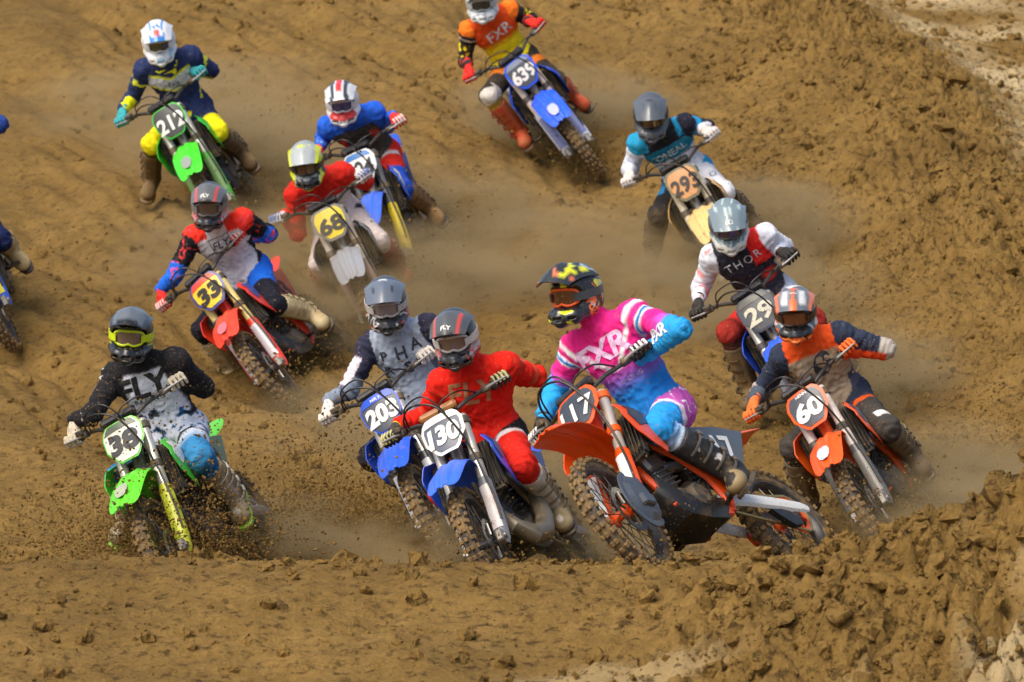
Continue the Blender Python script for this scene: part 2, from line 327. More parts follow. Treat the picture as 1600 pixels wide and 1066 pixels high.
def berm_f(x, y):        # the loose mound in the right foreground
    A = np.interp(x, [.1, .55, .85, 1.4, 1.8, 2.25, 3.5, 6, 9], [0, .03, .14, .36, .56, .80, 1.25, 1.6, 1.3])
    yc = 24.9 + .12 * np.sin(x * 2.1)
    d = y - yc
    return A * np.where(d < 0, np.exp(-(d / 1.05) ** 2), np.exp(-(d / .8) ** 2))
def berm_b(x, y):        # the bank on the far right, with its crest of clods
    xc = np.interp(y, [20, 30, 34, 37, 40, 44, 47, 51, 56, 62], [6.6, 5.0, 4.55, 4.1, 3.62, 3.42, 3.17, 2.5, 1.9, 1.2])
    hh = np.interp(y, [20, 32, 36, 40, 47, 51, 56, 62], [0, .25, .5, .55, .5, .30, .1, 0])
    d = x - xc
    return hh * np.where(d < 0, np.exp(-(d / 1.25) ** 2), np.exp(-(d / .7) ** 2) * .75 + .25 * np.exp(-(d / 3) ** 2)), d
def smooth_zone(x, y): return sstep(32.0, 34.5, y) * (1 - sstep(.9, 2.3, x + (y - 40) * .04)) * .85 + .15 * sstep(28, 31, y) + .38 * sstep(27.2, 26.6, y) * (1 - sstep(-.3, .6, x))
def ground_low(x, y):
    return smooth_profile(y) + berm_f(x, y) + berm_b(x, y)[0]
_res = CONTACT[:, 2] - ground_low(CONTACT[:, 0], CONTACT[:, 1])
_SG = .75
_K = np.exp(-((CONTACT[:, None, :2] - CONTACT[None, :, :2]) ** 2).sum(-1) / (2 * _SG ** 2))
_W = np.linalg.solve(_K + .03 * np.eye(len(_res)), _res)
def ground_mid(x, y):
    z = ground_low(x, y)
    sh = x.shape; X = x.ravel(); Y = y.ravel(); add_ = np.zeros(len(X))
    for (cx_, cy_, _), w_ in zip(CONTACT, _W):
        m = (np.abs(X - cx_) < 3) & (np.abs(Y - cy_) < 3); add_[m] += w_ * np.exp(-((X[m] - cx_) ** 2 + (Y[m] - cy_) ** 2) / (2 * _SG ** 2))
    return z + add_.reshape(sh)
def ground_z(x, y, detail=True):
    x = np.asarray(x, float); y = np.asarray(y, float)
    z = ground_mid(x, y)
    if not detail: return z
    sh = x.shape; p = np.stack([x.ravel(), y.ravel(), np.zeros(x.size)], 1)
    # wheel ruts swinging across the slope
    s_ = (p[:, 0] * .80 + (p[:, 1] - 36) * .34) + .30 * perlin(p * .35)
    ph = (s_ * 4.4 + 1.5 * perlin(p * .5 + 9)) / (2 * math.pi); fr_ = np.abs(np.mod(ph, 1) - .5) * 2; fr2 = np.abs(np.mod(ph * 2.7 + .3, 1) - .5) * 2
    rut = (.45 - np.exp(-(fr_ / .38) ** 2) - .28 * np.exp(-(fr2 / .3) ** 2) + .10 * np.sin(s_ * 31 + 3 * perlin(p * .8))) * sstep(33, 37, p[:, 1]) * (1 - .6 * sstep(1.5, 3.5, p[:, 0]))
    n1 = perlin(p * 1.3 + 5); n2 = perlin(p * 4.1 + 2); b1 = np.abs(perlin(p * 9.)); b2 = np.abs(perlin(p * 21. + 4)); n3 = perlin(p * 45.)
    bf = berm_f(p[:, 0], p[:, 1]); bb, dd = berm_b(p[:, 0], p[:, 1])
    loose = .55 + 1.5 * np.clip(bf / .35, 0, 1) + 2.0 * np.exp(-((dd + .2) / .8) ** 2) * (p[:, 1] > 33) * (p[:, 1] < 56) + .5 * sstep(27.2, 26.2, p[:, 1])
    loose = loose * (.55 + .9 * np.clip(.5 + perlin(p * .9 + 31), 0, 1))
    sm = smooth_zone(p[:, 0], p[:, 1]); loose = loose * (1 - .52 * sm) * (1 - .55 * sstep(27.3, 26.6, p[:, 1]) * np.clip(1 - bf / .12, 0, 1))
    cl = (b1 - .25) * .075 + (b2 - .25) * .042 + n3 * .010
    big = (np.abs(perlin(p * 3.2 + 17)) * .22 + np.clip(perlin(p * 6.5 + 3) - .05, 0, 1) * .12 - .05) * np.clip(bf / .3, 0, 1)
    bank = np.exp(-((dd + .25) / .75) ** 2) * (p[:, 1] > 33) * (p[:, 1] < 56); big = big + bank * (np.abs(perlin(p * 2.6 + 8)) * .16 + np.clip(perlin(p * 5.2 + 6), 0, 1) * .12 - .05)
    zz = rut * (.05 + .09 * sm) + n1 * .05 + n2 * .028 + cl * loose + big
    return z + zz.reshape(sh)
def stretch(lo, dlo, dhi, hi, step, grow=1.25):
    mid = list(np.arange(dlo, dhi, step)); a = []; v = dlo; s_ = step
    while v > lo: s_ *= grow; v -= s_; a.append(v)
    b_ = []; v = mid[-1]; s_ = step
    while v < hi: s_ *= grow; v += s_; b_.append(v)
    return np.array(a[::-1] + mid + b_)
def build_ground():
    gx = stretch(-120, -3.6, 4.3, 120, .024)
    gy = np.concatenate([stretch(-60, 23.6, 30, 30, .019)[:-1], np.arange(30, 36, .024), np.arange(36, 57, .034)]); gy = np.unique(np.round(gy, 4)); gy = gy[np.concatenate([[True], np.diff(gy) > .006])]
    t = []; v = gy[-1]; s_ = .04
    while v < 260: s_ *= 1.25; v += s_; t.append(v)
    gy = np.concatenate([gy, t])
    X, Y = np.meshgrid(gx, gy); Z = ground_z(X, Y)
    V = np.stack([X, Y, Z], -1).reshape(-1, 3); nx, ny = len(gx), len(gy)
    i = np.arange(nx * ny).reshape(ny, nx); F = np.stack([i[:-1, :-1], i[:-1, 1:], i[1:, 1:], i[1:, :-1]], -1).reshape(-1, 4)
    me = bpy.data.meshes.new('ground'); me.vertices.add(len(V)); me.vertices.foreach_set('co', V.ravel())
    me.loops.add(F.size); me.loops.foreach_set('vertex_index', F.ravel()); me.polygons.add(len(F)); me.polygons.foreach_set('loop_start', np.arange(0, F.size, 4)); me.update(calc_edges=True); me.validate()
    me.polygons.foreach_set('use_smooth', np.ones(len(me.polygons), bool))
    # how sandy (pale) the soil is, by place: the trodden strip behind the bank and the crust on the mound
    bb, dd = berm_b(V[:, 0], V[:, 1]); bf = berm_f(V[:, 0], V[:, 1])
    p = V * [1, 1, 0]
    sand = sstep(.15, .9, dd + .5 * perlin(p * 1.2)) * (V[:, 1] > 37) * np.clip(.55 + 1.2 * perlin(p * .8 + 3), 0, 1)
    crust = sstep(.25, .6, (V[:, 0] - 1.5) - .9 * (V[:, 1] - 23.75) + .35 * perlin(p * 3.0)) * sstep(24.75, 24.45, V[:, 1]) * (V[:, 0] > 0) * (V[:, 1] > 20)
    lip = sstep(.3, .8, perlin(p * np.array([.9, 2.2, 1]) + 12) + .55 * np.exp(-((V[:, 0] - .35) / .8) ** 2)) * sstep(25.3, 24.2, V[:, 1]) * .8
    m = np.clip(np.maximum(np.maximum(sand, crust * .75), lip * .6), 0, 1)
    f_ = 1 - .32 * smooth_zone(V[:, 0], V[:, 1]); af = me.attributes.new('fleck', 'FLOAT', 'POINT'); af.data.foreach_set('value', f_.astype(np.float32))
    a = me.attributes.new('sandy', 'FLOAT', 'POINT'); a.data.foreach_set('value', m.astype(np.float32))
    return me
def soil_material(name='soil', ground=True):
    m, t, b = mat_base(name); L = t.links.new; N = t.nodes.new
    tc = N('ShaderNodeTexCoord'); out = tc.outputs['Object']
    geo = N('ShaderNodeNewGeometry')
    def noise(sc, det, ro=.6, src=None):
        n = N('ShaderNodeTexNoise'); n.inputs['Scale'].default_value = sc; n.inputs['Detail'].default_value = det; n.inputs['Roughness'].default_value = ro; L(src or geo.outputs['Position'], n.inputs['Vector']); return n.outputs[0]
    big = noise(.9, 4); mid = noise(7, 6, .7); fine = noise(42, 5, .75)
    ramp = N('ShaderNodeValToRGB'); e = ramp.color_ramp.elements
    e[0].position = .25; e[0].color = (*srgb(70, 54, 28), 1); e[1].position = .75; e[1].color = (*srgb(172, 139, 79), 1)
    x = ramp.color_ramp.elements.new(.5); x.color = (*srgb(132, 104, 55), 1)
    def mul(a, k):
        q = N('ShaderNodeMath'); q.operation = 'MULTIPLY'; L(a, q.inputs[0]); q.inputs[1].default_value = k; return q.outputs[0]
    def add(a, c):
        q = N('ShaderNodeMath'); q.operation = 'ADD'; L(a, q.inputs[0]); L(c, q.inputs[1]); return q.outputs[0]
    L(add(add(mul(big, .36), mul(mid, .3)), mul(fine, .34)), ramp.inputs[0])
    col = ramp.outputs[0]
    if ground:
        at = N('ShaderNodeAttribute'); at.attribute_name = 'sandy'
        mix = N('ShaderNodeMix'); mix.data_type = 'RGBA'; mix.inputs['B'].default_value = (*srgb(200, 178, 134), 1); L(col, mix.inputs['A']); L(at.outputs['Fac'], mix.inputs['Factor']); col = mix.outputs['Result']
    # dark flecks: small darker spots mixed into the soil colour
    vor = N('ShaderNodeTexVoronoi'); vor.inputs['Scale'].default_value = 26; L(geo.outputs['Position'], vor.inputs['Vector'])
    dk = N('ShaderNodeMapRange'); dk.inputs[1].default_value = .53; dk.inputs[2].default_value = .62; dk.inputs[4].default_value = .8; L(noise(15, 6, .72), dk.inputs[0])
    mix2 = N('ShaderNodeMix'); mix2.data_type = 'RGBA'; mix2.inputs['B'].default_value = (*srgb(58, 43, 23), 1); L(col, mix2.inputs['A'])
    if ground:
        fl = N('ShaderNodeAttribute'); fl.attribute_name = 'fleck'; q = N('ShaderNodeMath'); q.operation = 'MULTIPLY'; L(dk.outputs[0], q.inputs[0]); L(fl.outputs['Fac'], q.inputs[1]); L(q.outputs[0], mix2.inputs['Factor'])
    else: L(dk.outputs[0], mix2.inputs['Factor'])
    L(mix2.outputs['Result'], b.inputs['Base Color']); b.inputs['Roughness'].default_value = .95; b.inputs['Specular IOR Level'].default_value = .15
    bp = N('ShaderNodeBump'); bp.inputs['Strength'].default_value = .8; bp.inputs['Distance'].default_value = .035; L(add(fine, mul(mid, .6)), bp.inputs['Height']); L(bp.outputs[0], b.inputs['Normal'])
    return m
M_soil = soil_material()
M_clod = soil_material('clod_soil', False)
go_ = add_obj('ground', build_ground(), M_soil); tag(go_, 'brown churned dirt race track sloping down towards the viewer', 'ground', kind='structure')
# ---- lumps of soil
def clod_mesh(seed, sub=2):
    bm = bmesh.new(); bmesh.ops.create_icosphere(bm, subdivisions=sub, radius=1)
    V = np.array([v.co[:] for v in bm.verts]); d = 1 + .55 * perlin(V * 1.1 + seed * 3.7) + .3 * perlin(V * 2.6 + seed) ; V = V * d[:, None] * [1, .85, .62]
    for v, q in zip(bm.verts, V): v.co = q
    me = bpy.data.meshes.new('clod'); bm.to_mesh(me); bm.free(); shade(me, 40); return me
# ------------------------------------------------------------------ motocross bike (x forward, y left, z up, wheels on z = 0)
U = np.array([-.454, 0, .891]); NF = np.array([.891, 0, .454]); FA = np.array([.745, 0, .345]); RA = np.array([-.735, 0, .335])
AX0 = FA - .057 * NF; T0 = FA - .035 * NF
SAGF = .055 * U                                                      # the suspension sits in its stroke
YA = np.array([0, 1., 0])
def steer_mat(a):
    R = rotax(U, a); return m4(R, AX0 - R @ AX0)
def fk(s, n=0., y=0.): return T0 + s * U + n * NF + y * YA          # point by distance along the fork
MESH = {}
def part(key, name, mat, parent, build, M=None, smooth=35):
    if key not in MESH:
        mb = MB(); build(mb); MESH[key] = mb.mesh(name, smooth)
    return add_obj(name, MESH[key], mat, parent, M)

PIV = np.array([-.12, 0, .445]); SWR = rotax((0, 1, 0), .083); SAGR = m4(SWR, PIV - SWR @ PIV)
def b_tyre(mb, front):
    Ro, w, rr = (.330, .042, .271) if front else (.322, .056, .245)
    prof = []
    for k in range(11):
        t = -1.15 + 2.3 * k / 10
        prof.append((Ro - w * 1.0 + w * math.cos(t * 1.25) if abs(t) < .9 else rr + .012, w * math.sin(t * 1.25) if abs(t) < .9 else math.copysign(w * .72, t)))
    prof += [(rr - .002, w * .55), (rr - .002, -w * .55)]
    mb.lathe(prof, 64)
def b_knobs(mb, front):
    Ro, w = (.330, .042) if front else (.322, .056); n = 40 if front else 34
    for i in range(n):
        a = 2 * math.pi * i / n
        er = np.array([math.cos(a), 0, math.sin(a)]); et = np.array([-math.sin(a), 0, math.cos(a)])
        rows = ((-.26, .26) if i % 2 else (-.72, 0, .72)) if front else ((-.55, 0, .55) if i % 2 else (-.28, .28))
        for ph, side in [(r, 0) for r in rows] + [(-1.12, 1), (1.12, 1)]:
            nn = math.cos(ph) * er + math.sin(ph) * YA; tt = np.cross(nn, et)
            c = (Ro - w) * er + w * nn * 1.0 + nn * .004
            sz = (.024, .019 if front else .026, .019) if not side else (.026, .016, .015)
            mb.box(c, sz, np.stack([et, tt, nn], 1), .14)
def b_rim(mb, r):
    w = .026 if r > .26 else .034
    mb.lathe([(r, w), (r + .008, w), (r + .008, w - .006), (r - .006, w - .01), (r - .016, .008), (r - .016, -.008), (r - .006, -w + .01), (r + .008, -w + .006), (r + .008, -w), (r, -w), (r - .012, -w + .012), (r - .022, 0), (r - .012, w - .012)], 56)
def b_spokes(mb, r):
    for i in range(32):
        s = 1 if i % 2 else -1; a = 2 * math.pi * i / 32; b = a + (.55 if (i // 2) % 2 else -.55)
        p = np.array([.035 * math.cos(b), s * .034, .035 * math.sin(b)]); q = np.array([(r - .018) * math.cos(a), s * .006, (r - .018) * math.sin(a)])
        mb.tube([p, q], .0026, 4)
def b_hub(mb): mb.lathe([(.012, .055), (.036, .05), (.04, .04), (.04, .032), (.024, .026), (.024, -.026), (.04, -.032), (.04, -.04), (.036, -.05), (.012, -.055)], 24)
def b_disc(mb, R_, y):
    mb.lathe([(R_, y + .002), (R_, y - .002), (R_ - .032, y - .002), (R_ - .032, y + .002)], 40)
    for i in range(6):
        a = i * math.pi / 3; mb.tube([(.036 * math.cos(a), y, .036 * math.sin(a)), ((R_ - .028) * math.cos(a + .35), y, (R_ - .028) * math.sin(a + .35))], .008, 5, sq=(1, .3))
def b_sprocket(mb):
    R_ = .112
    for i in range(48):
        a = 2 * math.pi * i / 48
        mb.box((R_ * math.cos(a), .062, R_ * math.sin(a)), (.012, .006, .007), np.stack([[math.cos(a), 0, math.sin(a)], [0, 1, 0], [-math.sin(a), 0, math.cos(a)]], 1))
    mb.lathe([(R_, .066), (R_, .058), (R_ - .02, .058), (R_ - .02, .066)], 48)
    for i in range(6):
        a = i * math.pi / 3; mb.tube([(.035 * math.cos(a), .062, .035 * math.sin(a)), ((R_ - .016) * math.cos(a + .2), .062, (R_ - .016) * math.sin(a + .2))], .011, 5, sq=(1, .35))
    mb.lathe([(.045, .067), (.045, .057), (.028, .057), (.028, .067)], 24)

def b_plate(mb, sc=1.0, off=0., th=.005):
    kv, kw = [-.125, -.108, -.025, .06, .10, .122], [.050, .070, .122, .126, .108, .084]
    rows = [(v, float(np.interp(v, kv, kw))) for v in (.122, .10, .08, .06, .03, 0., -.025, -.055, -.085, -.108, -.125)]
    G = []
    for (v, hw) in rows:
        G.append([plate_pt(u_ * hw * sc, v * sc, off) for u_ in np.linspace(-1, 1, 9)])
    mb.sheet(G, th)
def plate_pt(y, v, off=0.):
    return fk(.775 + v, .118 + off - 1.5 * y * y - (.3 * v * v if v > 0 else .8 * v * v), y)

def b_fender_f(mb, up=0):
    cl = [(.36, .70, .06, .05), (.42, .80, .082, .045), (.50, .862, .098, .034), (.60, .880, .106, .028), (.70, .872, .110, .03), (.80, .846, .110, .034), (.90, .806, .105, .034), (.97, .768, .098, .028), (1.01, .742, .086, .02), (1.03, .728, .068, .012)]
    if up: cl = [(x, z + (up * max(0, x - .6)), hw, dr) for x, z, hw, dr in cl]
    G = [[(x, hw * t, z - dr * abs(t) ** 2.2 + .011 * float(sstep(.50, .38, abs(t))) - .009 * float(sstep(.2, .08, abs(t)))) for t in np.linspace(-1, 1, 25)] for x, z, hw, dr in cl]
    mb.sheet(G, .005)
def b_fender_r(mb):
    cl = [(-.40, .885, .075, .04), (-.52, .915, .085, .05), (-.65, .935, .092, .05), (-.80, .955, .092, .045), (-.93, .975, .084, .035), (-1.02, .988, .07, .02), (-1.06, .992, .05, .01)]
    G = [[(x, hw * t, z - dr * abs(t) ** 2.5) for t in np.linspace(-1, 1, 9)] for x, z, hw, dr in cl]
    mb.sheet(G, .005)
def shroud_y(x, z): return .105 + .115 * float(sstep(-.12, .42, x)) - .05 * float(sstep(.90, 1.0, z))
SHROUD = [(.45, .965), (.485, .87), (.45, .77), (.37, .69), (.28, .65), (.22, .69), (.15, .77), (.05, .845), (-.16, .885), (-.17, .915), (.05, .955), (.25, .985)]
SIDEP = [(-.02, .865), (-.10, .76), (-.20, .60), (-.33, .575), (-.46, .64), (-.60, .78), (-.70, .885), (-.45, .90), (-.2, .885)]
def b_shroud(mb, s): mb.panel(SHROUD, lambda a, b: (a, s * shroud_y(a, b), b), .005 * s)
def b_shroud_gfx(mb, s):
    mb.panel([(.40, .95), (.44, .87), (.40, .80), (.16, .86), (.02, .885), (.1, .935)], lambda a, b: (a, s * (shroud_y(a, b) + .004), b), .0015 * s)
def b_sidep(mb, s): mb.panel(SIDEP, lambda a, b: (a, s * (.135 - .08 * (b - .7) ** 2 - .05 * float(sstep(-.45, -.72, a) if False else max(0, (-.45 - a)) * .8)), b), .005 * s)
def sidep_pt(s, a, b, off=.004): return (a, s * (.135 - .08 * (b - .7) ** 2 - .05 * max(0, (-.45 - a)) * .8 + off), b)
def b_rad(mb, s):
    R = np.stack([NF, YA, U], 1); c = np.array([.36, s * .125, .80])
    mb.box(c, (.035, .125, .30), R, .1); mb.box(c + U * .155, (.03, .10, .025), R); mb.box(c - U * .155, (.03, .10, .025), R)
def b_louvre(mb, s, k):
    R = np.stack([NF, YA, U], 1); c = np.array([.36, s * .125, .80]) + NF * .034
    Rr = R @ rotax((1, 0, 0), 0) @ rotax((0, 0, 1), s * .6)
    mb.box(c + YA * s * (-.052 + .021 * k), (.026, .004, .29), Rr, .1)
def b_frame(mb):
    for s in (1, -1):
        mb.tube([(.34, s * .025, .93), (.24, s * .085, .86), (.05, s * .115, .72), (-.10, s * .12, .58), (-.14, s * .115, .45), (-.12, s * .10, .36)], [.03, .034, .036, .036, .034, .024], 8, sq=(.62, 1.1))
        mb.tube([(.36, s * .02, .80), (.35, s * .055, .60), (.30, s * .075, .42), (.22, s * .08, .365), (-.12, s * .09, .355)], .019, 8)
        mb.tube([(-.02, s * .075, .84), (-.35, s * .08, .875), (-.66, s * .06, .91)], .011, 6)
        mb.tube([(-.13, s * .10, .60), (-.40, s * .09, .74), (-.62, s * .06, .89)], .010, 6)
    mb.tube([fk(.58, -.022), fk(.84, -.022)], .038, 12)
    mb.tube([fk(.62, -.04), (.37, 0, .74), (.35, 0, .60)], .026, 8)
def b_engine(mb):
    mb.box((.12, 0, .455), (.36, .20, .19), None, .25); mb.box((-.04, 0, .52), (.16, .17, .16), None, .25)
def b_cyl(mb):
    R = rotax((0, 1, 0), .28)
    mb.box((.19, 0, .60), (.14, .13, .14), R, .15); mb.box((.22, 0, .70), (.17, .16, .09), R, .2); mb.box((.235, 0, .765), (.15, .15, .05), R, .25)
    for k in range(4): mb.box(np.array([.18, 0, .555 + .03 * k]), (.17, .155, .008), R, .1)
    mb.tube([(.06, 0, .72), (-.05, 0, .735), (-.16, 0, .74)], .028, 10)
def b_cover(mb, s):
    mb.lathe([(.0, s * .135), (.055, s * .135), (.068, s * .125), (.07, s * .09), (0, s * .09)], 24, (.10 if s > 0 else .04, 0, .45), close=False)
    mb.tube([(.2, s * .10, .46), (.12, s * .118, .40), (0, s * .112, .43)], .018, 6)
def b_skid(mb):
    G = []
    for x, zb, w in ((.36, .52, .075), (.33, .43, .10), (.26, .345, .115), (.10, .318, .12), (-.06, .325, .11), (-.12, .36, .10)):
        G.append([(x - .03 * abs(t) ** 3, w * max(-1, min(1, 1.25 * t)), zb + .11 * max(0, abs(t) - .72) / .28) for t in np.linspace(-1, 1, 13)])
    mb.sheet(G, .006)
def b_seat(mb):
    rings = []
    for x, zt, hw, d in ((.28, .985, .045, .05), (.20, .985, .058, .07), (.05, .965, .068, .08), (-.12, .945, .082, .09), (-.30, .94, .092, .09), (-.48, .95, .09, .075), (-.62, .965, .075, .05), (-.68, .965, .055, .03)):
        rings.append([(x, hw * math.copysign(abs(math.cos(t)) ** .55, math.cos(t)), zt - d / 2 + d / 2 * math.copysign(abs(math.sin(t)) ** .55, math.sin(t))) for t in np.linspace(0, 2 * math.pi, 17)[:-1]])
    mb.loft(rings)
def b_tank(mb):
    rings = []
    for x, zt, hw, d in ((.36, .96, .06, .10), (.28, .965, .10, .2), (.12, .935, .105, .2), (-.02, .90, .09, .12)):
        rings.append([(x, hw * math.copysign(abs(math.cos(t)) ** .6, math.cos(t)), zt - d / 2 + d / 2 * math.copysign(abs(math.sin(t)) ** .6, math.sin(t))) for t in np.linspace(0, 2 * math.pi, 17)[:-1]])
    mb.loft(rings); mb.tube([(.235, 0, .98), (.24, 0, 1.01)], .035, 14)
def b_airbox(mb): mb.box((-.36, 0, .76), (.40, .17, .22), rotax((0, 1, 0), -.2), .25); mb.tube([(-.12, 0, .48), (-.22, 0, .66), (-.26, 0, .80)], .045, 10)
def b_swing(mb):
    for s in (1, -1):
        mb.tube([(-.12, s * .085, .445), (-.30, s * .10, .425), (-.55, s * .112, .375), (-.74, s * .116, .335), (-.80, s * .116, .322)], [.034, .042, .038, .034, .022], 8, sq=(.45, 1.0))
    mb.box((-.26, 0, .435), (.10, .19, .06), None, .2); mb.lathe([(.012, .13), (.02, .13), (.02, -.13), (.012, -.13)], 12, (-.735, 0, .335))
def b_chain(mb):
    c1, r1, c2, r2, y = np.array([-.05, .46]), .034, np.array([-.735, .335]), .118, .066
    path = []
    for a in np.linspace(rad(75), rad(-95), 7): path.append((c1[0] + r1 * math.cos(a), y, c1[1] + r1 * math.sin(a)))
    for a in np.linspace(rad(-105), rad(-255), 14): path.append((c2[0] + r2 * math.cos(a), y, c2[1] + r2 * math.sin(a)))
    mb.tube(path, .0085, 6, closed=True, sq=(1, 1))
def b_guide(mb): mb.panel([(-.50, .30), (-.46, .345), (-.56, .335), (-.68, .30), (-.66, .235), (-.58, .23)], lambda a, b: (a, .085, b), .03)
def b_peg(mb, s):
    mb.box((-.06, s * .20, .405), (.055, .085, .02), None, .15); mb.tube([(-.10, s * .11, .40), (-.07, s * .16, .40)], .014, 6)
    for k in range(4): mb.box((-.082 + .0146 * k, s * .20, .418), (.004, .08, .01), None, .1)
def b_forkleg(mb, s):
    y = s * .098
    mb.tube([fk(.36, 0, y), fk(.38, 0, y), fk(.40, 0, y), fk(.60, 0, y), fk(.66, 0, y), fk(.885, 0, y), fk(.90, 0, y)], [.027, .031, .030, .030, .028, .028, .024], 14)
def b_slider(mb, s):
    y = s * .098; mb.tube([fk(.02, 0, y), fk(.37, 0, y)], .0235, 12)
    mb.box(FA + YA * y, (.062, .042, .075), np.stack([NF, YA, U], 1), .2); mb.box(fk(.03, 0, y), (.055, .05, .07), np.stack([NF, YA, U], 1), .25)
    mb.tube([FA + YA * (y + s * .018), FA + YA * (y + s * .032)], .016, 10)
def b_guard(mb, s):
    y = s * .098; G = []
    for st, hw in ((-.035, .022), (.0, .034), (.08, .04), (.2, .039), (.30, .037), (.385, .036), (.405, .028)):
        G.append([fk(st, .036 * math.cos(t) - .002, y + hw * math.sin(t) * 1.05) for t in np.linspace(-1.75, 1.75, 9)])
    mb.sheet(G, .004)
def b_guardgfx(mb, s):
    y = s * .098; G = []
    for st in (.06, .15, .25, .35):
        G.append([fk(st, .0365 * math.cos(t) + .002, y + .0415 * math.sin(t) * 1.05) for t in np.linspace(-.75, .75, 7)])
    mb.sheet(G, .0015)
def b_clamp(mb, s_):
    R = np.stack([NF, YA, U], 1)
    mb.box(fk(s_, -.015), (.05, .17, .034), R, .2)
    for s in (1, -1): mb.tube([fk(s_ - .02, 0, s * .098), fk(s_ + .02, 0, s * .098)], .038, 14)
    if s_ > .7:
        for s in (1, -1): mb.tube([fk(.87, .01, s * .05), (.333, s * .05, 1.165)], .017, 8)
GAX = norm([-.07, .145, .015])
def grip_c(s): return np.array([.17, s * .345, 1.22])
def grip_ax(s): return GAX * [1, s, 1]
def b_bar(mb):
    pts = [(.333, 0, 1.168), (.333, .06, 1.168), (.325, .10, 1.172), (.285, .155, 1.195), (.24, .20, 1.207)] + [tuple(grip_c(1) + GAX * t) for t in (-.06, .056)]
    full = [(p[0], -p[1], p[2]) for p in pts[:0:-1]] + pts
    mb.tube(full, .0125, 10)
def b_grip(mb, s):
    a = grip_ax(s); c = grip_c(s)
    mb.tube([c - a * .066, c - a * .06, c - a * .056, c + a * .050, c + a * .054, c + a * .058], [.026, .026, .0165, .0165, .019, .017], 12)
def b_perch(mb, s):
    a = grip_ax(s); c = grip_c(s) - a * .095; f = norm(np.cross(a * s, (0, 0, 1)))
    mb.box(c + f * .012, (.05, .055, .035), np.stack([f, a, np.cross(f, a)], 1), .2)
    if s < 0: mb.box(c + f * .03 + np.array([0, 0, .022]), (.05, .05, .03), np.stack([f, a, np.cross(f, a)], 1), .2)
def b_lever(mb, s):
    a = grip_ax(s); c = grip_c(s) - a * .10; f = norm(np.cross(a * s, (0, 0, 1)))
    mb.tube([c + f * .03, c + f * .05 + a * .04, c + f * .048 + a * .10, c + f * .048 + a * .12, c + f * .05 + a * .13], [.008, .007, .005, .005, .0065], 6)
def b_pad(mb):
    mb.tube([(.345, -.11, 1.20), (.347, -.10, 1.202), (.347, .10, 1.202), (.345, .11, 1.20)], [.02, .031, .031, .02], 10, sq=(1, .85))
def b_hose(mb):
    p = [(.27, -.22, 1.20), (.37, -.19, 1.245), (.46, -.12, 1.275), (.515, -.03, 1.255), (.53, .05, 1.19), fk(.72, .14, .098), fk(.62, .075, .11), fk(.5, .045, .12), fk(.3, .04, .135), fk(.16, .03, .13)]
    P_ = np.array(p); t = np.linspace(0, len(p) - 1, 40); q = []
    for k in t:                                                     # smooth the run
        i = min(int(k), len(p) - 2); f = k - i; a, b_, c, d = P_[max(i - 1, 0)], P_[i], P_[i + 1], P_[min(i + 2, len(p) - 1)]
        q.append(.5 * ((2 * b_) + (-a + c) * f + (2 * a - 5 * b_ + 4 * c - d) * f * f + (-a + 3 * b_ - 3 * c + d) * f ** 3))
    mb.tube(q, .0062, 6)
def b_hose2(mb):
    for p in ([(.25, -.21, 1.215), (.36, -.16, 1.30), (.44, -.02, 1.30), (.42, .05, 1.16), (.36, .06, 1.0)], [(.25, .21, 1.215), (.36, .15, 1.25), (.40, .03, 1.22), (.37, -.03, 1.05)]):
        P_ = np.array(p); q = []
        for k in np.linspace(0, len(p) - 1, 24):
            i = min(int(k), len(p) - 2); f = k - i; a, b_, c, d = P_[max(i - 1, 0)], P_[i], P_[i + 1], P_[min(i + 2, len(p) - 1)]
            q.append(.5 * ((2 * b_) + (-a + c) * f + (2 * a - 5 * b_ + 4 * c - d) * f * f + (-a + 3 * b_ - 3 * c + d) * f ** 3))
        mb.tube(q, .0048, 6)
def b_header(mb): mb.tube([(.30, 0, .69), (.36, -.03, .66), (.375, -.09, .58), (.30, -.145, .52), (.15, -.16, .55), (-.05, -.15, .64), (-.25, -.14, .74)], [.022, .022, .022, .023, .024, .024, .024], 10)
def b_muffler(mb): mb.tube([(-.26, -.145, .745), (-.29, -.148, .755), (-.60, -.155, .86), (-.66, -.155, .88), (-.69, -.155, .89)], [.03, .052, .052, .045, .02], 12, sq=(.8, 1))
def b_chamber(mb):
    mb.tube([(.26, .0, .62), (.34, .02, .60), (.43, .07, .53), (.47, .13, .43), (.41, .185, .355), (.28, .205, .36), (.14, .20, .45), (.0, .17, .60), (-.15, .15, .72), (-.28, .14, .80)], [.022, .026, .036, .046, .054, .057, .05, .038, .024, .018], 16)
def b_discguard(mb):
    c = FA
    mb.panel([(c[0] + .145 * math.cos(a), c[2] + .145 * math.sin(a)) for a in np.linspace(rad(-130), rad(75), 14)] + [(c[0] - .02, c[2] + .15), (c[0] - .07, c[2] + .04), (c[0] - .10, c[2] - .08)],
             lambda a, b: (a, .152 - 1.4 * max(0, math.hypot(a - c[0], b - c[2]) - .12), b), .006)
    mb.tube([(c[0] + .147 * math.cos(a), .13, c[2] + .147 * math.sin(a)) for a in np.linspace(rad(-130), rad(75), 14)], .02, 6, sq=(.4, 1.0))
    mb.box((c[0] + .02, .165, c[2] - .03), (.11, .035, .06), None, .25)
def b_wheelguard(mb): mb.panel([(-.62, .33), (-.56, .40), (-.50, .36), (-.52, .29), (-.58, .27)], lambda a, b: (a, -.09, b), .02)
def b_caliper(mb): mb.box(FA + np.array([-.10, .075, .02]), (.07, .04, .10), None, .2)
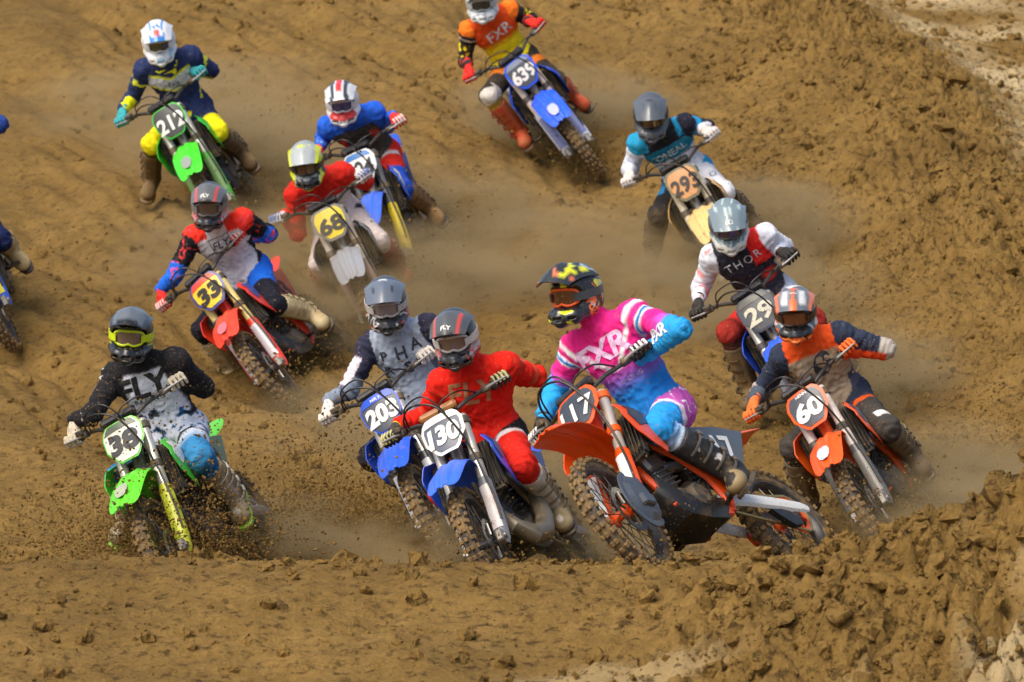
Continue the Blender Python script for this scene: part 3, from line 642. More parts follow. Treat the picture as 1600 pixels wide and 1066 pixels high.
def b_shock(mb):
    mb.tube([(-.12, 0, .46), (-.18, 0, .80)], .022, 8)
    mb.tube([(-.13 - .05 * k / 40 + .04 * math.cos(k * 1.0), .04 * math.sin(k * 1.0), .50 + .22 * k / 40) for k in range(41)], .0065, 5)

def make_bike(sp):
    n = sp['num']; root = empty('motocross_bike', sp['M'])
    tag(root, sp['label'], 'motorcycle', 'motocross bikes racing through the turn')
    TS = Matrix.Translation(Vector(SAGF)); S = steer_mat(sp['steer']); c = sp['col']; pl = plastic(c['plastic'], c.get('dirt', .28)); p2 = plastic(c.get('plastic2', c['plastic']), c.get('dirt', .28))
    fr = plastic(c['frame']) if 'frame' in c else M_alu
    # wheels
    for front in (True, False):
        q = 'front' if front else 'rear'; r = .2665 if front else .2415
        e = empty(q + '_wheel'); e.parent = root
        ctr = FA if front else RA; spin = rotax((0, 1, 0), sp['spin'] + (.4 if front else 1.1))
        e.matrix_local = (S @ Matrix.Translation(Vector(SAGF)) if front else SAGR) @ m4(spin, ctr)
        part('tyre' + q, 'tyre', M_rubber, e, lambda mb: b_tyre(mb, front)); tag(part('knob' + q, 'tread', M_tread, e, lambda mb: b_knobs(mb, front)), kind='stuff')
        part('rim' + q, 'rim', plastic(c.get('rim', (40, 40, 42))), e, lambda mb: b_rim(mb, r))
        tag(part('spk' + q, 'spokes', M_steel, e, lambda mb: b_spokes(mb, r)), kind='stuff'); part('hub', 'hub', plastic(c.get('hub', (60, 60, 62))), e, b_hub)
        part('disc' + q, 'brake_disc', M_steel, e, lambda mb: b_disc(mb, .13 if front else .118, .052 if front else -.06))
        if not front: part('sprk', 'sprocket', plastic(c.get('sprocket', (150, 150, 150))), e, b_sprocket)
    # chassis
    part('frame', 'frame', fr, root, b_frame); part('swing', 'swingarm', M_white if n == '117' else M_alu, root, b_swing, SAGR)
    en = part('engine', 'engine', M_engine, root, b_engine); part('cyl', 'cylinder', M_alu if n == '117' else M_engine, en, b_cyl)
    for s in (1, -1): part('cover%d' % s, 'engine_cover', M_engine, en, lambda mb: b_cover(mb, s))
    part('skid', 'skid_plate', M_blackp, root, b_skid); part('shock', 'shock_absorber', M_steel, root, b_shock)
    part('seat', 'seat', plastic(c['seat']) if 'seat' in c else M_seat, root, b_seat); part('tank', 'fuel_tank', M_blackp, root, b_tank); part('airbox', 'airbox', M_blackp, root, b_airbox)
    part('chain', 'chain', P('chain_gold', (170, 150, 96), rough=.4, metal=.6, dirt=.4), root, b_chain, SAGR); part('guide', 'chain_guide', M_blackp, root, b_guide, SAGR)
    for s in (1, -1):
        part('peg%d' % s, 'foot_peg', M_steel, root, lambda mb: b_peg(mb, s))
        sh = part('shroud%d' % s, 'radiator_shroud', pl, root, lambda mb: b_shroud(mb, s)); part('shgfx%d' % s, 'graphic', plastic(c.get('gfx', (235, 235, 235))), sh, lambda mb: b_shroud_gfx(mb, s))
        ra = part('rad%d' % s, 'radiator', M_rad, root, lambda mb: b_rad(mb, s))
        for k in range(6): part('louvre%d%d' % (s, k), 'louvre', M_rad, ra, lambda mb: b_louvre(mb, s, k))
        spn = part('sidep%d' % s, 'side_panel', plastic(c.get('side', c['plate'])), root, lambda mb: b_sidep(mb, s))
        key = 'sidenum' + n + str(s)
        if n != '0':
            V, F = text_verts(n, .15, .03, .1, .03)
            V = [sidep_pt(s, -.36 - (a * s), .76 + b) for a, b, _ in V]; mb = MB(); mb.add(V, F)
            add_obj('number', mb.mesh('number', 0), letter_mat(c['digits']), spn)
    part('fendr', 'rear_fender', p2, root, b_fender_r)
    if sp.get('two_stroke'): part('chamber', 'exhaust_pipe', M_pipe, root, b_chamber)
    else: part('header', 'exhaust_pipe', M_pipe, root, b_header)
    part('muffler', 'muffler', M_alu, root, b_muffler)
    if n == '117': part('wguard', 'rear_brake_guard', pl, root, b_wheelguard, SAGR)
    # front end, turned by the steering
    for s in (1, -1):
        lg = part('fork%d' % s, 'fork_leg', plastic(c['fork']) if 'fork' in c else M_chrome, root, lambda mb: b_forkleg(mb, s), S)
        part('slider%d' % s, 'slider', M_alu, lg, lambda mb: b_slider(mb, s), TS); part('guard%d' % s, 'fork_guard', plastic(c.get('guard', c['plastic'])), lg, lambda mb: b_guard(mb, s), TS)
        part('ggfx%d' % s, 'graphic', plastic(c.get('guardgfx', c.get('gfx', (230, 230, 226)))), lg, lambda mb: b_guardgfx(mb, s), TS)
    for s_ in (.60, .855): part('clamp%.2f' % s_, 'triple_clamp', plastic(c['clamp']) if 'clamp' in c else M_engine, root, lambda mb: b_clamp(mb, s_), S)
    hb = part('bar', 'handlebar', plastic((52, 50, 48)), root, b_bar, S)
    for s in (1, -1):
        part('grip%d' % s, 'grip', M_blackp, hb, lambda mb: b_grip(mb, s)); part('perch%d' % s, 'lever_perch', M_engine, hb, lambda mb: b_perch(mb, s)); part('lever%d' % s, 'lever', plastic((150, 148, 146)), hb, lambda mb: b_lever(mb, s))
    part('pad', 'bar_pad', plastic(c.get('pad', (40, 40, 42))), hb, b_pad)
    part('hose', 'brake_hose', M_blackp, root, b_hose, S); part('hose2', 'cables', M_blackp, root, b_hose2, S)
    part('caliper', 'brake_caliper', M_steel, root, b_caliper, S @ TS)
    if n == '117': part('discguard', 'disc_guard', plastic((74, 82, 92)), root, b_discguard, S @ TS)
    ff = part('fendf117' if n == '117' else 'fendf', 'front_fender', plastic(c['fender']) if 'fender' in c else pl, root, (lambda mb: b_fender_f(mb, .27)) if n == '117' else b_fender_f, S)
    if 'fengfx' in c:
        def fg(mb):
            G = [[(x, hw * t, z + .005) for t in np.linspace(-1, 1, 7)] for x, z, hw in ((.86, .838, .018), (.88, .830, .034), (.92, .812, .042), (.96, .790, .034), (.98, .779, .018))]
            mb.sheet(G, .002)
        part('fengfx', 'graphic', plastic(c['fengfx']), ff, fg)
    np_ = part('plate', 'number_plate', plastic(c['plate_edge']), root, lambda mb: b_plate(mb, 1.0, 0), S)
    gsc = .86 if not c.get('full') else .93
    part('plategfx%.2f' % gsc, 'plate_graphic', plastic(c['plate'], .2), np_, lambda mb: b_plate(mb, gsc, .005, .002))
    if 'plate_top' in c:
        def ptop(mb):
            G = [[plate_pt(u_ * hw, v, .0085) for u_ in np.linspace(-1, 1, 9)] for v, hw in ((.112, .07), (.097, .088), (.07, .106))]
            mb.sheet(G, .0015)
        part('platetop', 'plate_graphic', plastic(c['plate_top']), np_, ptop)
    if n != '0':
        V, F = text_verts(n, sp.get('dsz', .122), sp.get('bold', .05), sp.get('shear', .08), .02, sx={1: 1, 2: 1.22, 3: .92}[len(n)])
        ky = 1
        V = [plate_pt(a, b - .014, .012) for a, b, _ in V]; mb = MB(); mb.add(V, F)
        add_obj('number', mb.mesh('number', 0), letter_mat(c['digits']), np_)
        if sp.get('name'):
            V, F = text_verts(sp['name'], .02, .02, 0, .02); wd = max(abs(v[0]) for v in V); k = min(1, .085 / wd)
            V = [plate_pt(a * k, b + .088, .013) for a, b, _ in V]; mb = MB(); mb.add(V, F)
            add_obj('lettering', mb.mesh('lettering', 0), letter_mat(c.get('nametext', (235, 235, 230))), np_)
    return root
# ------------------------------------------------------------------ riders: one smooth body each, grown round the posed skeleton
class SDF:
    def __init__(s, lo, hi, h):
        s.lo = np.asarray(lo, float); s.h = h; s.n = np.ceil((np.asarray(hi) - s.lo) / h).astype(int) + 1
        s.D = np.full(s.n, .15, np.float32); s.ax = [s.lo[i] + h * np.arange(s.n[i]) for i in range(3)]
    def block(s, lo, hi):
        i0 = np.clip(((np.asarray(lo) - s.lo) / s.h).astype(int), 0, s.n - 1); i1 = np.clip(np.ceil((np.asarray(hi) - s.lo) / s.h).astype(int) + 1, 1, s.n)
        sl_ = tuple(slice(a, b) for a, b in zip(i0, i1)); g = np.meshgrid(*[s.ax[i][sl_[i]] for i in range(3)], indexing='ij')
        return sl_, np.stack(g, -1)
    def put(s, sl_, d, k, sub=False):
        A = s.D[sl_]
        if sub: s.D[sl_] = np.maximum(A, -d)
        else:
            hh = np.clip(.5 + .5 * (A - d) / k, 0, 1); s.D[sl_] = A * (1 - hh) + d * hh - k * hh * (1 - hh)
    def cone(s, a, b, ra, rb, k=.03, sub=False):
        a = np.asarray(a, float); b = np.asarray(b, float); m = max(ra, rb) + k + .03
        sl_, X = s.block(np.minimum(a, b) - m, np.maximum(a, b) + m); ab = b - a
        t = np.clip(((X - a) @ ab) / max(ab @ ab, 1e-9), 0, 1)
        d = np.linalg.norm(X - a - t[..., None] * ab, axis=-1) - (ra + (rb - ra) * t); s.put(sl_, d, k, sub)
    def ell(s, c, R, r, k=.03, sub=False):
        c = np.asarray(c, float); r = np.asarray(r, float); m = max(r) + k + .03; sl_, X = s.block(c - m, c + m)
        q = (X - c) @ np.asarray(R, float); k0 = np.linalg.norm(q / r, axis=-1); k1 = np.linalg.norm(q / (r * r), axis=-1) + 1e-9
        s.put(sl_, k0 * (k0 - 1) / k1, k, sub)
    def box(s, c, R, hf, rd, k=.01, sub=False):
        c = np.asarray(c, float); hf = np.asarray(hf, float); m = np.linalg.norm(hf) + k + .02; sl_, X = s.block(c - m, c + m)
        q = np.abs((X - c) @ np.asarray(R, float)) - (hf - rd)
        s.put(sl_, np.linalg.norm(np.maximum(q, 0), axis=-1) + np.minimum(q.max(-1), 0) - rd, k, sub)
    def cutz(s, z):
        s.D = np.maximum(s.D, (z - s.ax[2])[None, None, :])
    def nets(s):
        D = s.D; n = D.shape; ins = D < 0
        c = np.zeros(tuple(k - 1 for k in n), np.int8)
        for i in (0, 1):
            for j in (0, 1):
                for k in (0, 1): c += ins[i:n[0] - 1 + i, j:n[1] - 1 + j, k:n[2] - 1 + k]
        act = (c > 0) & (c < 8); ids = np.argwhere(act); idx = np.full(act.shape, -1, int); idx[act] = np.arange(len(ids))
        sm = np.zeros((len(ids), 3)); ct = np.zeros(len(ids))
        corners = [(i, j, k) for i in (0, 1) for j in (0, 1) for k in (0, 1)]
        for a in range(8):
            for b in range(a + 1, 8):
                A, B = np.array(corners[a]), np.array(corners[b])
                if np.abs(A - B).sum() != 1: continue
                va = D[tuple((ids + A).T)]; vb = D[tuple((ids + B).T)]; m = (va < 0) != (vb < 0)
                t = np.where(m, va / np.where(m, va - vb, 1), 0)
                sm += np.where(m[:, None], A + t[:, None] * (B - A), 0); ct += m
        V = s.lo + s.h * (ids + sm / ct[:, None]); F = []
        for ax in range(3):
            a, b = [(1, 2), (2, 0), (0, 1)][ax]
            lo_ = [slice(None)] * 3; hi_ = [slice(None)] * 3; lo_[ax] = slice(0, n[ax] - 1); hi_[ax] = slice(1, n[ax])
            ch = ins[tuple(lo_)] != ins[tuple(hi_)]; e = np.argwhere(ch)
            e = e[(e[:, a] > 0) & (e[:, b] > 0) & (e[:, a] < n[a] - 1) & (e[:, b] < n[b] - 1)]
            da = np.zeros(3, int); da[a] = 1; db = np.zeros(3, int); db[b] = 1
            q = np.stack([idx[tuple((e - da - db).T)], idx[tuple((e - db).T)], idx[tuple(e.T)], idx[tuple((e - da).T)]], 1)
            fl = ~ins[tuple(e.T)]; q[fl] = q[fl][:, ::-1]; F.append(q)
        return V, np.vstack(F)
def vnormals(V, F):
    n = np.cross(V[F[:, 2]] - V[F[:, 0]], V[F[:, 3]] - V[F[:, 1]]); N = np.zeros_like(V)
    for i in range(4): np.add.at(N, F[:, i], n)
    return N / (np.linalg.norm(N, axis=1)[:, None] + 1e-12)
def np_mesh(name, V, F, col=None, ang=None):
    me = bpy.data.meshes.new(name); me.from_pydata(V, [], [tuple(map(int, q)) for q in F] if isinstance(F, list) else F.tolist()); me.update()
    if col is not None: set_col(me, col)
    shade(me, ang); return me
def set_col(me, col):
    a = me.color_attributes.new('Col', 'FLOAT_COLOR', 'POINT') if 'Col' not in me.color_attributes else me.color_attributes['Col']
    c4 = np.ones((len(me.vertices), 4), np.float32); c4[:, :3] = col; a.data.foreach_set('color', c4.ravel())
class Paint:
    def __init__(s, n, base): s.c = np.tile(np.array(srgb(base)), (n, 1))
    def on(s, mask, rgb, mix=1.0):
        w_ = np.clip(np.asarray(mask, float), 0, 1)[:, None] * mix; s.c = s.c * (1 - w_) + np.array(srgb(rgb)) * w_; return s

# ---- hand closed on a grip: bar along y, knuckles to +x, wrist to -x
def hand_mesh():
    s = SDF((-.175, -.08, -.07), (.075, .08, .10), .0045)
    s.box((-.030, 0, .022), rotax((0, 1, 0), .35), (.045, .043, .016), .014, .01)
    s.cone((-.06, 0, .032), (-.125, .004, .045), .030, .033, .015)
    for y, L, tilt in ((-.034, .90, -.004), (-.0115, 1.03, -.001), (.0115, 1.0, .002), (.034, .86, .006)):
        p = [(.004, y, .036), (.030 * L, y + tilt, .026 * L), (.036 * L, y + tilt, -.008), (.016, y + tilt * 1.5, -.029)]
        r = [.0115, .0105, .0098, .0088]
        for i in range(3): s.cone(p[i], p[i + 1], r[i], r[i + 1], .0035)
        s.ell((.012, y, .037), np.eye(3), (.011, .009, .010), .004)
    for a, b, ra, rb in (((-.035, .042, .008), (-.008, .054, -.016), .015, .012), ((-.008, .054, -.016), (.020, .046, -.022), .012, .0095)): s.cone(a, b, ra, rb, .005)
    return s.nets()
HV, HF = hand_mesh()

# ---- helmet pieces: x forward, y left, z up, origin in the middle of the head
def helmet_mesh():
    s = SDF((-.2, -.17, -.2), (.24, .17, .2), .006); I = np.eye(3)
    s.ell((-.008, 0, .02), I, (.143, .121, .134), .01); s.ell((-.03, 0, -.03), I, (.125, .112, .125), .03)
    for y in (1, -1):
        s.cone((.01, y * .088, -.072), (.118, y * .055, -.088), .040, .038, .02); s.cone((.118, y * .055, -.088), (.163, 0, -.092), .038, .034, .02)
        s.cone((.155, 0, -.06), (.163, 0, -.11), .022, .022, .02)
    s.box((.14, 0, .008), I, (.11, .094, .048), .03, sub=True); s.ell((-.005, 0, -.02), I, (.118, .096, .118), .01, True)
    s.box((.20, 0, -.088), I, (.022, .026, .012), .008, sub=True)
    for y in (1, -1): s.box((.155, y * .065, -.09), rotax((0, 0, 1), y * .9), (.02, .018, .008), .006, sub=True)
    s.cutz(-.142)
    return s.nets()
HELV, HELF = helmet_mesh()
def b_peak():
    mb = MB(); G = []
    for s_ in np.linspace(0, 1, 9):
        row = []
        for v in np.linspace(-1, 1, 17):
            b0 = np.array([.018 - .075 * v * v, .120 * v, .158 - .085 * v * v]); b1 = np.array([.235 - .06 * v * v, .098 * v, .112 - .035 * v * v])
            p = b0 * (1 - s_) + b1 * s_; rid = math.exp(-(v / .16) ** 2) * .010 + math.exp(-((abs(v) - .62) / .13) ** 2) * .008
            p[2] += .026 * math.sin(math.pi * s_) * (1 - .4 * v * v) + rid * (1 - s_ * .8) * min(1, s_ * 4); row.append(p)
        G.append(row)
    mb.sheet(G, .006); return mb
PEAK = b_peak(); PEAKV = np.array(PEAK.v)
def gog_x(y, z): return .125 - 6.2 * y * y - 1.2 * z * z
def b_gframe():
    mb = MB(); pts = []
    for t in np.linspace(0, 2 * math.pi, 41)[:-1]:
        y = .083 * math.copysign(abs(math.cos(t)) ** .75, math.cos(t)); z = .005 + .043 * math.copysign(abs(math.sin(t)) ** .7, math.sin(t))
        if z < 0: z += .014 * math.exp(-(y / .018) ** 2)
        pts.append((gog_x(y, z) + .002, y, z))
    mb.tube(pts, .008, 8, closed=True, up=(1, 0, 0)); return mb.mesh('goggle_frame', 60)
def b_glens():
    mb = MB(); G = []
    for v in np.linspace(-1, 1, 9):
        hw = .080 * (1 - abs(v) ** 5 * .35); G.append([(gog_x(hw * u_, .005 + .04 * v) + .002, hw * u_, .005 + .04 * v) for u_ in np.linspace(-1, 1, 15)])
    mb.sheet(G, .003); return mb.mesh('lens', 60)
def b_gstrap():
    mb = MB()
    for s in (1, -1):
        G = []
        for a in np.linspace(rad(35), rad(150), 12):
            G.append([(-.008 + (.147 + .0) * math.cos(a), s * .125 * math.sin(a), z + .004) for z in (-.02, .02)])
        mb.sheet(G, .004)
    return mb.mesh('strap', 60)
GFRAME, GLENS, GSTRAP = b_gframe(), b_glens(), b_gstrap()

def seg_dist(V, a, b, ra, rb):
    ab = b - a; t = ((V - a) @ ab) / (ab @ ab); tc = np.clip(t, 0, 1)
    return np.linalg.norm(V - a - tc[:, None] * ab, axis=1) - (ra + (rb - ra) * tc), t

def make_rider(sp):
    M = sp['M']; Rb = np.array([[M[i][j] for j in range(3)] for i in range(3)])
    J = {k: np.array(v) for k, v in sp['J'].items()}; c = sp['rider']
    person = empty('person', M); tag(person, c['label'], 'person', 'riders on the motocross bikes')
    h = c.get('res', .011)
    pel = J['pel']; chest = .5 * (J['sL'] + J['sR']); up = norm(chest - pel); lat = J['sL'] - J['sR']; lat = norm(lat - up * (lat @ up)); fwd = np.cross(lat, up)
    R = np.stack([lat, up, fwd], 1); L = np.linalg.norm(chest - pel)
    back = -fwd * .03
    # head pose (given in the world: turn towards the picture's left, nod, tilt)
    yw, pt, rl = [rad(a) for a in c['head']]
    f = np.array([-math.sin(yw), -math.cos(yw), 0]); l = np.array([math.cos(yw), -math.sin(yw), 0])
    Rh = np.stack([f, l, [0, 0, 1]], 1) @ rotax((0, 1, 0), pt) @ rotax((1, 0, 0), rl); Rh = Rb.T @ Rh
    head = J['head']
    HR = {}
    for q, sg in (('L', 1), ('R', -1)):
        ax = rotax(U, sp['steer']) @ norm([-.07, sg * .145, .015]); yl = ax * sg
        toE = norm(J['e' + q] - J['g' + q]); want = norm(-.75 * toE + .6 * (rotax(U, sp['steer']) @ np.array([1., 0, -.25]))); xd = norm(want - ax * (want @ ax))
        HR[q] = np.stack([xd, yl, np.cross(xd, yl)], 1); J['w' + q] = J['g' + q] + HR[q] @ np.array([-.115, 0, .042])
    allp = np.array(list(J[k] for k in J) + [head])
    s = SDF(allp.min(0) - .2, allp.max(0) + .2, h)
    s.ell(pel + up * .02 + back * .3, R, (.165, .15, .125), .05)
    s.ell(pel + up * L * .40 + back, R, (.148, .19, .112), .05)
    s.ell(pel + up * L * .74 + back * .9, R, (.170, .19, .124), .05)
    for q, sg in (('L', 1), ('R', -1)):
        S, E, Wr, Hp, K, A = [J[a + q] for a in 'sewhka']
        s.cone(J['neck'] - up * .02, S, .052, .058, .05); s.cone(pel + up * L * .78 + lat * sg * .09, S - up * .01, .085, .066, .05)
        s.cone(S, E, .060, .049, .03)
        s.cone(E, Wr, .050, .033, .02)
        s.cone(pel * .5 + Hp * .5, Hp, .11, .11, .05); s.cone(Hp, K, .098, .070, .035)
        sh = norm(K - A); kf = norm(norm(K - Hp) + norm(K - A)); s.ell(K + kf * .016, np.eye(3), (.068, .068, .068), .03)
        s.cone(K, A + sh * .05, .069, .052, .03)
    s.cone(J['neck'] - up * .03, head, .062, .06, .03)
    s.ell(head, Rh, (.098, .078, .112), .02); s.ell(head + Rh @ np.array([.10, 0, -.02]), Rh, (.022, .013, .02), .01)
    V, F = s.nets(); N = vnormals(V, F)
    # which limb each point belongs to
    segs = [(pel - up * .02, chest, .15, .16), (J['sL'], J['eL'], .066, .05), (J['sR'], J['eR'], .066, .05), (J['eL'], J['wL'], .05, .034), (J['eR'], J['wR'], .05, .034),
            (J['hL'], J['kL'], .103, .075), (J['hR'], J['kR'], .103, .075), (J['kL'], J['aL'], .07, .052), (J['kR'], J['aR'], .07, .052), (J['neck'] + up * .02, head, .055, .1)]
    ds, ts = zip(*[seg_dist(V, *q) for q in segs]); ds = np.array(ds); ts = np.array(ts); pid = ds.argmin(0)
    q = (V - pel) @ R
    g = dict(pid=pid, t=ts[pid, np.arange(len(V))], u=q[:, 0], v=q[:, 1] / L, w=q[:, 2], ts=ts, V=V, N=N)
    # cloth: loose folds, tighter across joints
    bax = np.array([norm(b - a) for a, b, _, _ in segs])[pid]; al = (V * bax).sum(1)
    tw = perlin(V * 7. + 20 + sp['seed']); ring = 1 - np.abs(perlin(V * 9. + bax * (al * 24. + tw * 1.2)[:, None] + sp['seed'] * 2.3)) * 2.2
    limb = np.isin(pid, (1, 2, 3, 4, 5, 6, 7, 8))
    nz = perlin(V * 9.0 + sp['seed'] * 7.3); fold = 1 - np.abs(perlin(V * np.array([16., 16., 24.]) + sp['seed'])) * 2
    fold2 = 1 - np.abs(perlin(V @ R * np.array([30., 22., 20.]) + 3.1 + sp['seed'])) * 2
    cl = (pid != 9)
    V = V + N * (cl * (nz * .005 + (fold - .4) * .004 + (fold2 - .4) * np.where(limb, .002, .010) + limb * (ring - .35) * .010))[:, None]
    # jersey hem and sleeve cuffs stand proud
    jersey = (pid == 0) & (g['v'] > .02) | np.isin(pid, (1, 2, 3, 4)); V = V + N * (jersey * .006)[:, None]
    g['jersey'] = jersey; g['pants'] = ~jersey & (pid != 9)
    P_ = Paint(len(V), c['base']); c['paint'](P_, g)
    P_.on(pid == 9, (150, 112, 92)) if False else P_.on((pid == 9) & (((V - head) @ Rh)[:, 2] > -.12), (158, 120, 98))
    body = np_mesh('body', V, F, P_.c); bo = add_obj('body', body, M_cloth, person)
    bvh = BVHTree.FromPolygons([tuple(p) for p in V], F.tolist())
    # printed lettering laid onto the cloth
    def decal(text, org, xd, yd, size, rgb, bold=.02, shear=0., sx=1., rot=0., space=1., VF=None, kind='lettering'):
        xd = norm(xd); yd = norm(yd - xd * (yd @ xd)); nd = np.cross(xd, yd)
        TV, TF = VF if VF is not None else text_verts(text, size, bold, shear, .012, sx, rot, space)
        out = []; ok = True
        for a, b, _ in TV:
            o_ = org + xd * a + yd * b + nd * .22; hit = bvh.ray_cast(Vector(o_), Vector(-nd), .4)
            if hit[0] is None: out.append(org + xd * a + yd * b); ok = False
            else: out.append(np.array(hit[0]) + nd * .0045)
        out = np.array(out)
        keep = []
        dep = (out - org) @ nd
        for ff in TF:
            dd = dep[list(ff)]
            if dd.max() - dd.min() < .05: keep.append(ff)
        if not keep: return
        mb = MB(); mb.add(out, keep); add_obj(kind, mb.mesh(kind, 0), letter_mat(rgb), bo)
    # the torso print plane: picture-level lettering follows the chest
    for d in c.get('chest', []):
        d = dict(d); v = d.pop('v', .62); uu = d.pop('u', 0.); a = d.pop('ang', 0.); wrapn = d.pop('yaw', 0.)
        Rr = rotax(fwd, a) ; xd = rotax(up, wrapn) @ lat; decal(org=pel + up * L * v + lat * uu, xd=Rr @ xd, yd=Rr @ up, **d)
    for d in c.get('arm', []):
        d = dict(d); a, b = J[d.pop('a')], J[d.pop('b')]; t = d.pop('t', .5); flip = d.pop('flip', 1); face = np.array(d.pop('face', (1, 0, .2)))
        ax = norm(b - a) * flip; yd = np.cross(norm(face), ax); decal(org=a + (b - a) * t, xd=ax, yd=yd, **d)
    # gloves
    for q, sg in (('L', 1), ('R', -1)):
        gc = J['g' + q]; Rg = HR[q]; Vh = HV * np.array([1, -1 if q == 'L' else 1, 1])    # thumbs to the inside of the bar
        W_ = gc + Vh @ Rg.T
        Fh = HF[:, ::-1] if q == 'L' else HF
        if np.linalg.det(Rg) < 0: Fh = Fh[:, ::-1]
        Pg = Paint(len(HV), c['glove']); kn = (HV[:, 0] > -.005) & (HV[:, 2] > -.012); fing = np.abs(np.mod(HV[:, 1] + .0455, .0228) - .0114) < .0078
        Pg.on(kn & fing, c.get('glove2', c['glove'])); Pg.on(HV[:, 0] < -.085, c.get('cuff', c['glove']))
        add_obj('glove', np_mesh('glove', W_, Fh, Pg.c), M_glove, person)
    # boots
    for q, sg in (('L', 1), ('R', -1)):
        A, K = J['a' + q], J['k' + q]; sh = norm(K - A); f0 = np.array([1., sg * .14, -.05]); pr = norm(f0 - sh * (f0 @ sh)); ang = math.acos(max(-1, min(1, f0 @ sh / np.linalg.norm(f0))))
        ang = min(max(ang, rad(68)), rad(112)); fd = math.cos(ang) * sh + math.sin(ang) * pr; zd = norm(sh - fd * (sh @ fd)); yd = np.cross(zd, fd); Rf = np.stack([fd, yd, zd], 1)
        toe = A + Rf @ np.array([.165, 0, -.045]); heel = A + Rf @ np.array([-.055, 0, -.045])
        top = A + sh * .315
        b_ = SDF(np.minimum(np.minimum(toe, heel), np.minimum(top, A)) - .13, np.maximum(np.maximum(toe, heel), np.maximum(top, A)) + .13, .0085)
        b_.cone(A, top, .064, .077, .02); b_.cone(A + sh * .10 - pr * .02, A + sh * .24 - pr * .015, .055, .064, .02)
        b_.box(A + sh * .17 + pr * .052, np.stack([pr, np.cross(sh, pr), sh], 1), (.018, .045, .13), .014, .012)
        b_.cone(A + Rf @ np.array([.0, 0, -.02]), A + Rf @ np.array([.13, 0, -.045]), .062, .048, .03); b_.cone(heel, A + Rf @ np.array([.16, 0, -.05]), .048, .047, .02)
        b_.ell(A + Rf @ np.array([.155, 0, -.052]), Rf, (.052, .052, .038), .03)
        b_.box(A + Rf @ np.array([.05, 0, -.175]), Rf, (.3, .2, .08), .002, sub=True)
        b_.box(top + sh * .06, np.stack([pr, np.cross(sh, pr), sh], 1), (.2, .2, .045), .01, sub=True)
        BV, BF = b_.nets(); loc = (BV - A) @ Rf; hs = (BV - A) @ sh
        Pb = Paint(len(BV), c['boot']); Pb.on((loc[:, 0] > .10) & (hs < .05), c.get('toe', c['boot'])); Pb.on((hs > .06) & (((BV - A - sh * .1) @ pr) > .055), c.get('shin', c['boot'])); Pb.on(hs > .275, c.get('boot_top', c['boot']))
        if 'patch' in c: Pb.on((perlin(BV * 17. + 3) > .12) & (hs > .10) & (hs < .25) & (((BV - A) @ np.cross(sh, pr)) * sg > .02), c['patch'])
        bt = add_obj('boot', np_mesh('boot', BV, BF, Pb.c), M_boot2 if c.get('clean') else M_boot, person)
        mb = MB(); out = [(-.112, .030), (-.105, .046), (-.05, .046), (.02, .042), (.10, .054), (.17, .054), (.215, .036), (.228, .0)]
        ring = [(x, y) for x, y in out] + [(x, -y) for x, y in out[-2::-1]]
        mb.loft([[A + Rf @ np.array([x, y, -.112]) for x, y in ring], [A + Rf @ np.array([x * 1.0, y, -.094]) for x, y in ring], [A + Rf @ np.array([x * .97, y * .92, -.090]) for x, y in ring]])
        add_obj('sole', mb.mesh('sole', 40), plastic(c.get('sole', (60, 52, 44)), .6), bt)
        for k, hh in enumerate((.02, .10, .18, .255)):
            cc = A + sh * hh + (Rf @ np.array([.03, 0, 0]) if k == 0 else 0); side = np.cross(sh, pr) * sg; rr = .066 + .045 * hh
            mb = MB(); mb.tube([cc + rr * 1.1 * (math.cos(a) * pr + math.sin(a) * side) for a in np.linspace(rad(-10), rad(125), 7)], .008, 6, sq=(.45, 1.0), up=tuple(sh)); mb.box(cc + side * rr * 1.13, (.04, .012, .03), np.stack([pr, side, sh], 1), .2)
            add_obj('buckle', mb.mesh('buckle', 40), plastic(c.get('buckle', tuple(int(q * .82) for q in c['boot'])), .5), bt)
    # helmet, peak and goggles
    Mh = m4(Rh, head + Rh @ np.array([0, 0, .01])); hp = c['helmet']
    Ph = Paint(len(HELV), hp['base']); hp['paint'](Ph, HELV); ins = np.linalg.norm((HELV - [-.005, 0, -.02]) / [.121, .099, .121], axis=1) < 1.02; Ph.on(ins, (20, 20, 22))
    ho = add_obj('helmet', np_mesh('helmet', HELV, HELF, Ph.c), M_helmet, person, Mh)
    Pp = Paint(len(PEAKV), hp.get('peak', hp['base']));
    if 'ppaint' in hp: hp['ppaint'](Pp, PEAKV)
    pk = add_obj('peak', (lambda me: (set_col(me, Pp.c), me)[1])(PEAK.mesh('peak', 50)), M_helmet, ho)
    for (txt, sx_, sy_, size, rgb, rot, bold) in hp.get('letters', []):
        TV, TF = text_verts(txt, size, bold, 0, .012, 1, rot); out = []
        bv = BVHTree.FromPolygons([tuple(p) for p in PEAK.v], PEAK.f)
        for a, b, _ in TV:
            o_ = Vector((sy_ - b, sx_ + a, .3)); hit = bv.ray_cast(o_, Vector((0, 0, -1)), .5)
            if hit[0] is None: hit = [Vector((sy_ - b, sx_ + a, .13))]
            out.append(tuple(hit[0] + Vector((.001, 0, .003))))
        # letters read from the front: picture-right is the rider's left, picture-up is backwards
        mb = MB(); mb.add(out, TF); add_obj('lettering', mb.mesh('lettering', 0), letter_mat(rgb), ho)
    go = add_obj('goggles', GFRAME, plastic(hp.get('goggle', (30, 30, 32)), .1), person, Mh)
    add_obj('lens', GLENS, lens_mat(hp.get('lens', (70, 52, 40))), go); add_obj('strap', GSTRAP, plastic(hp.get('strap', hp.get('goggle', (40, 40, 42))), .1), go)
    return person
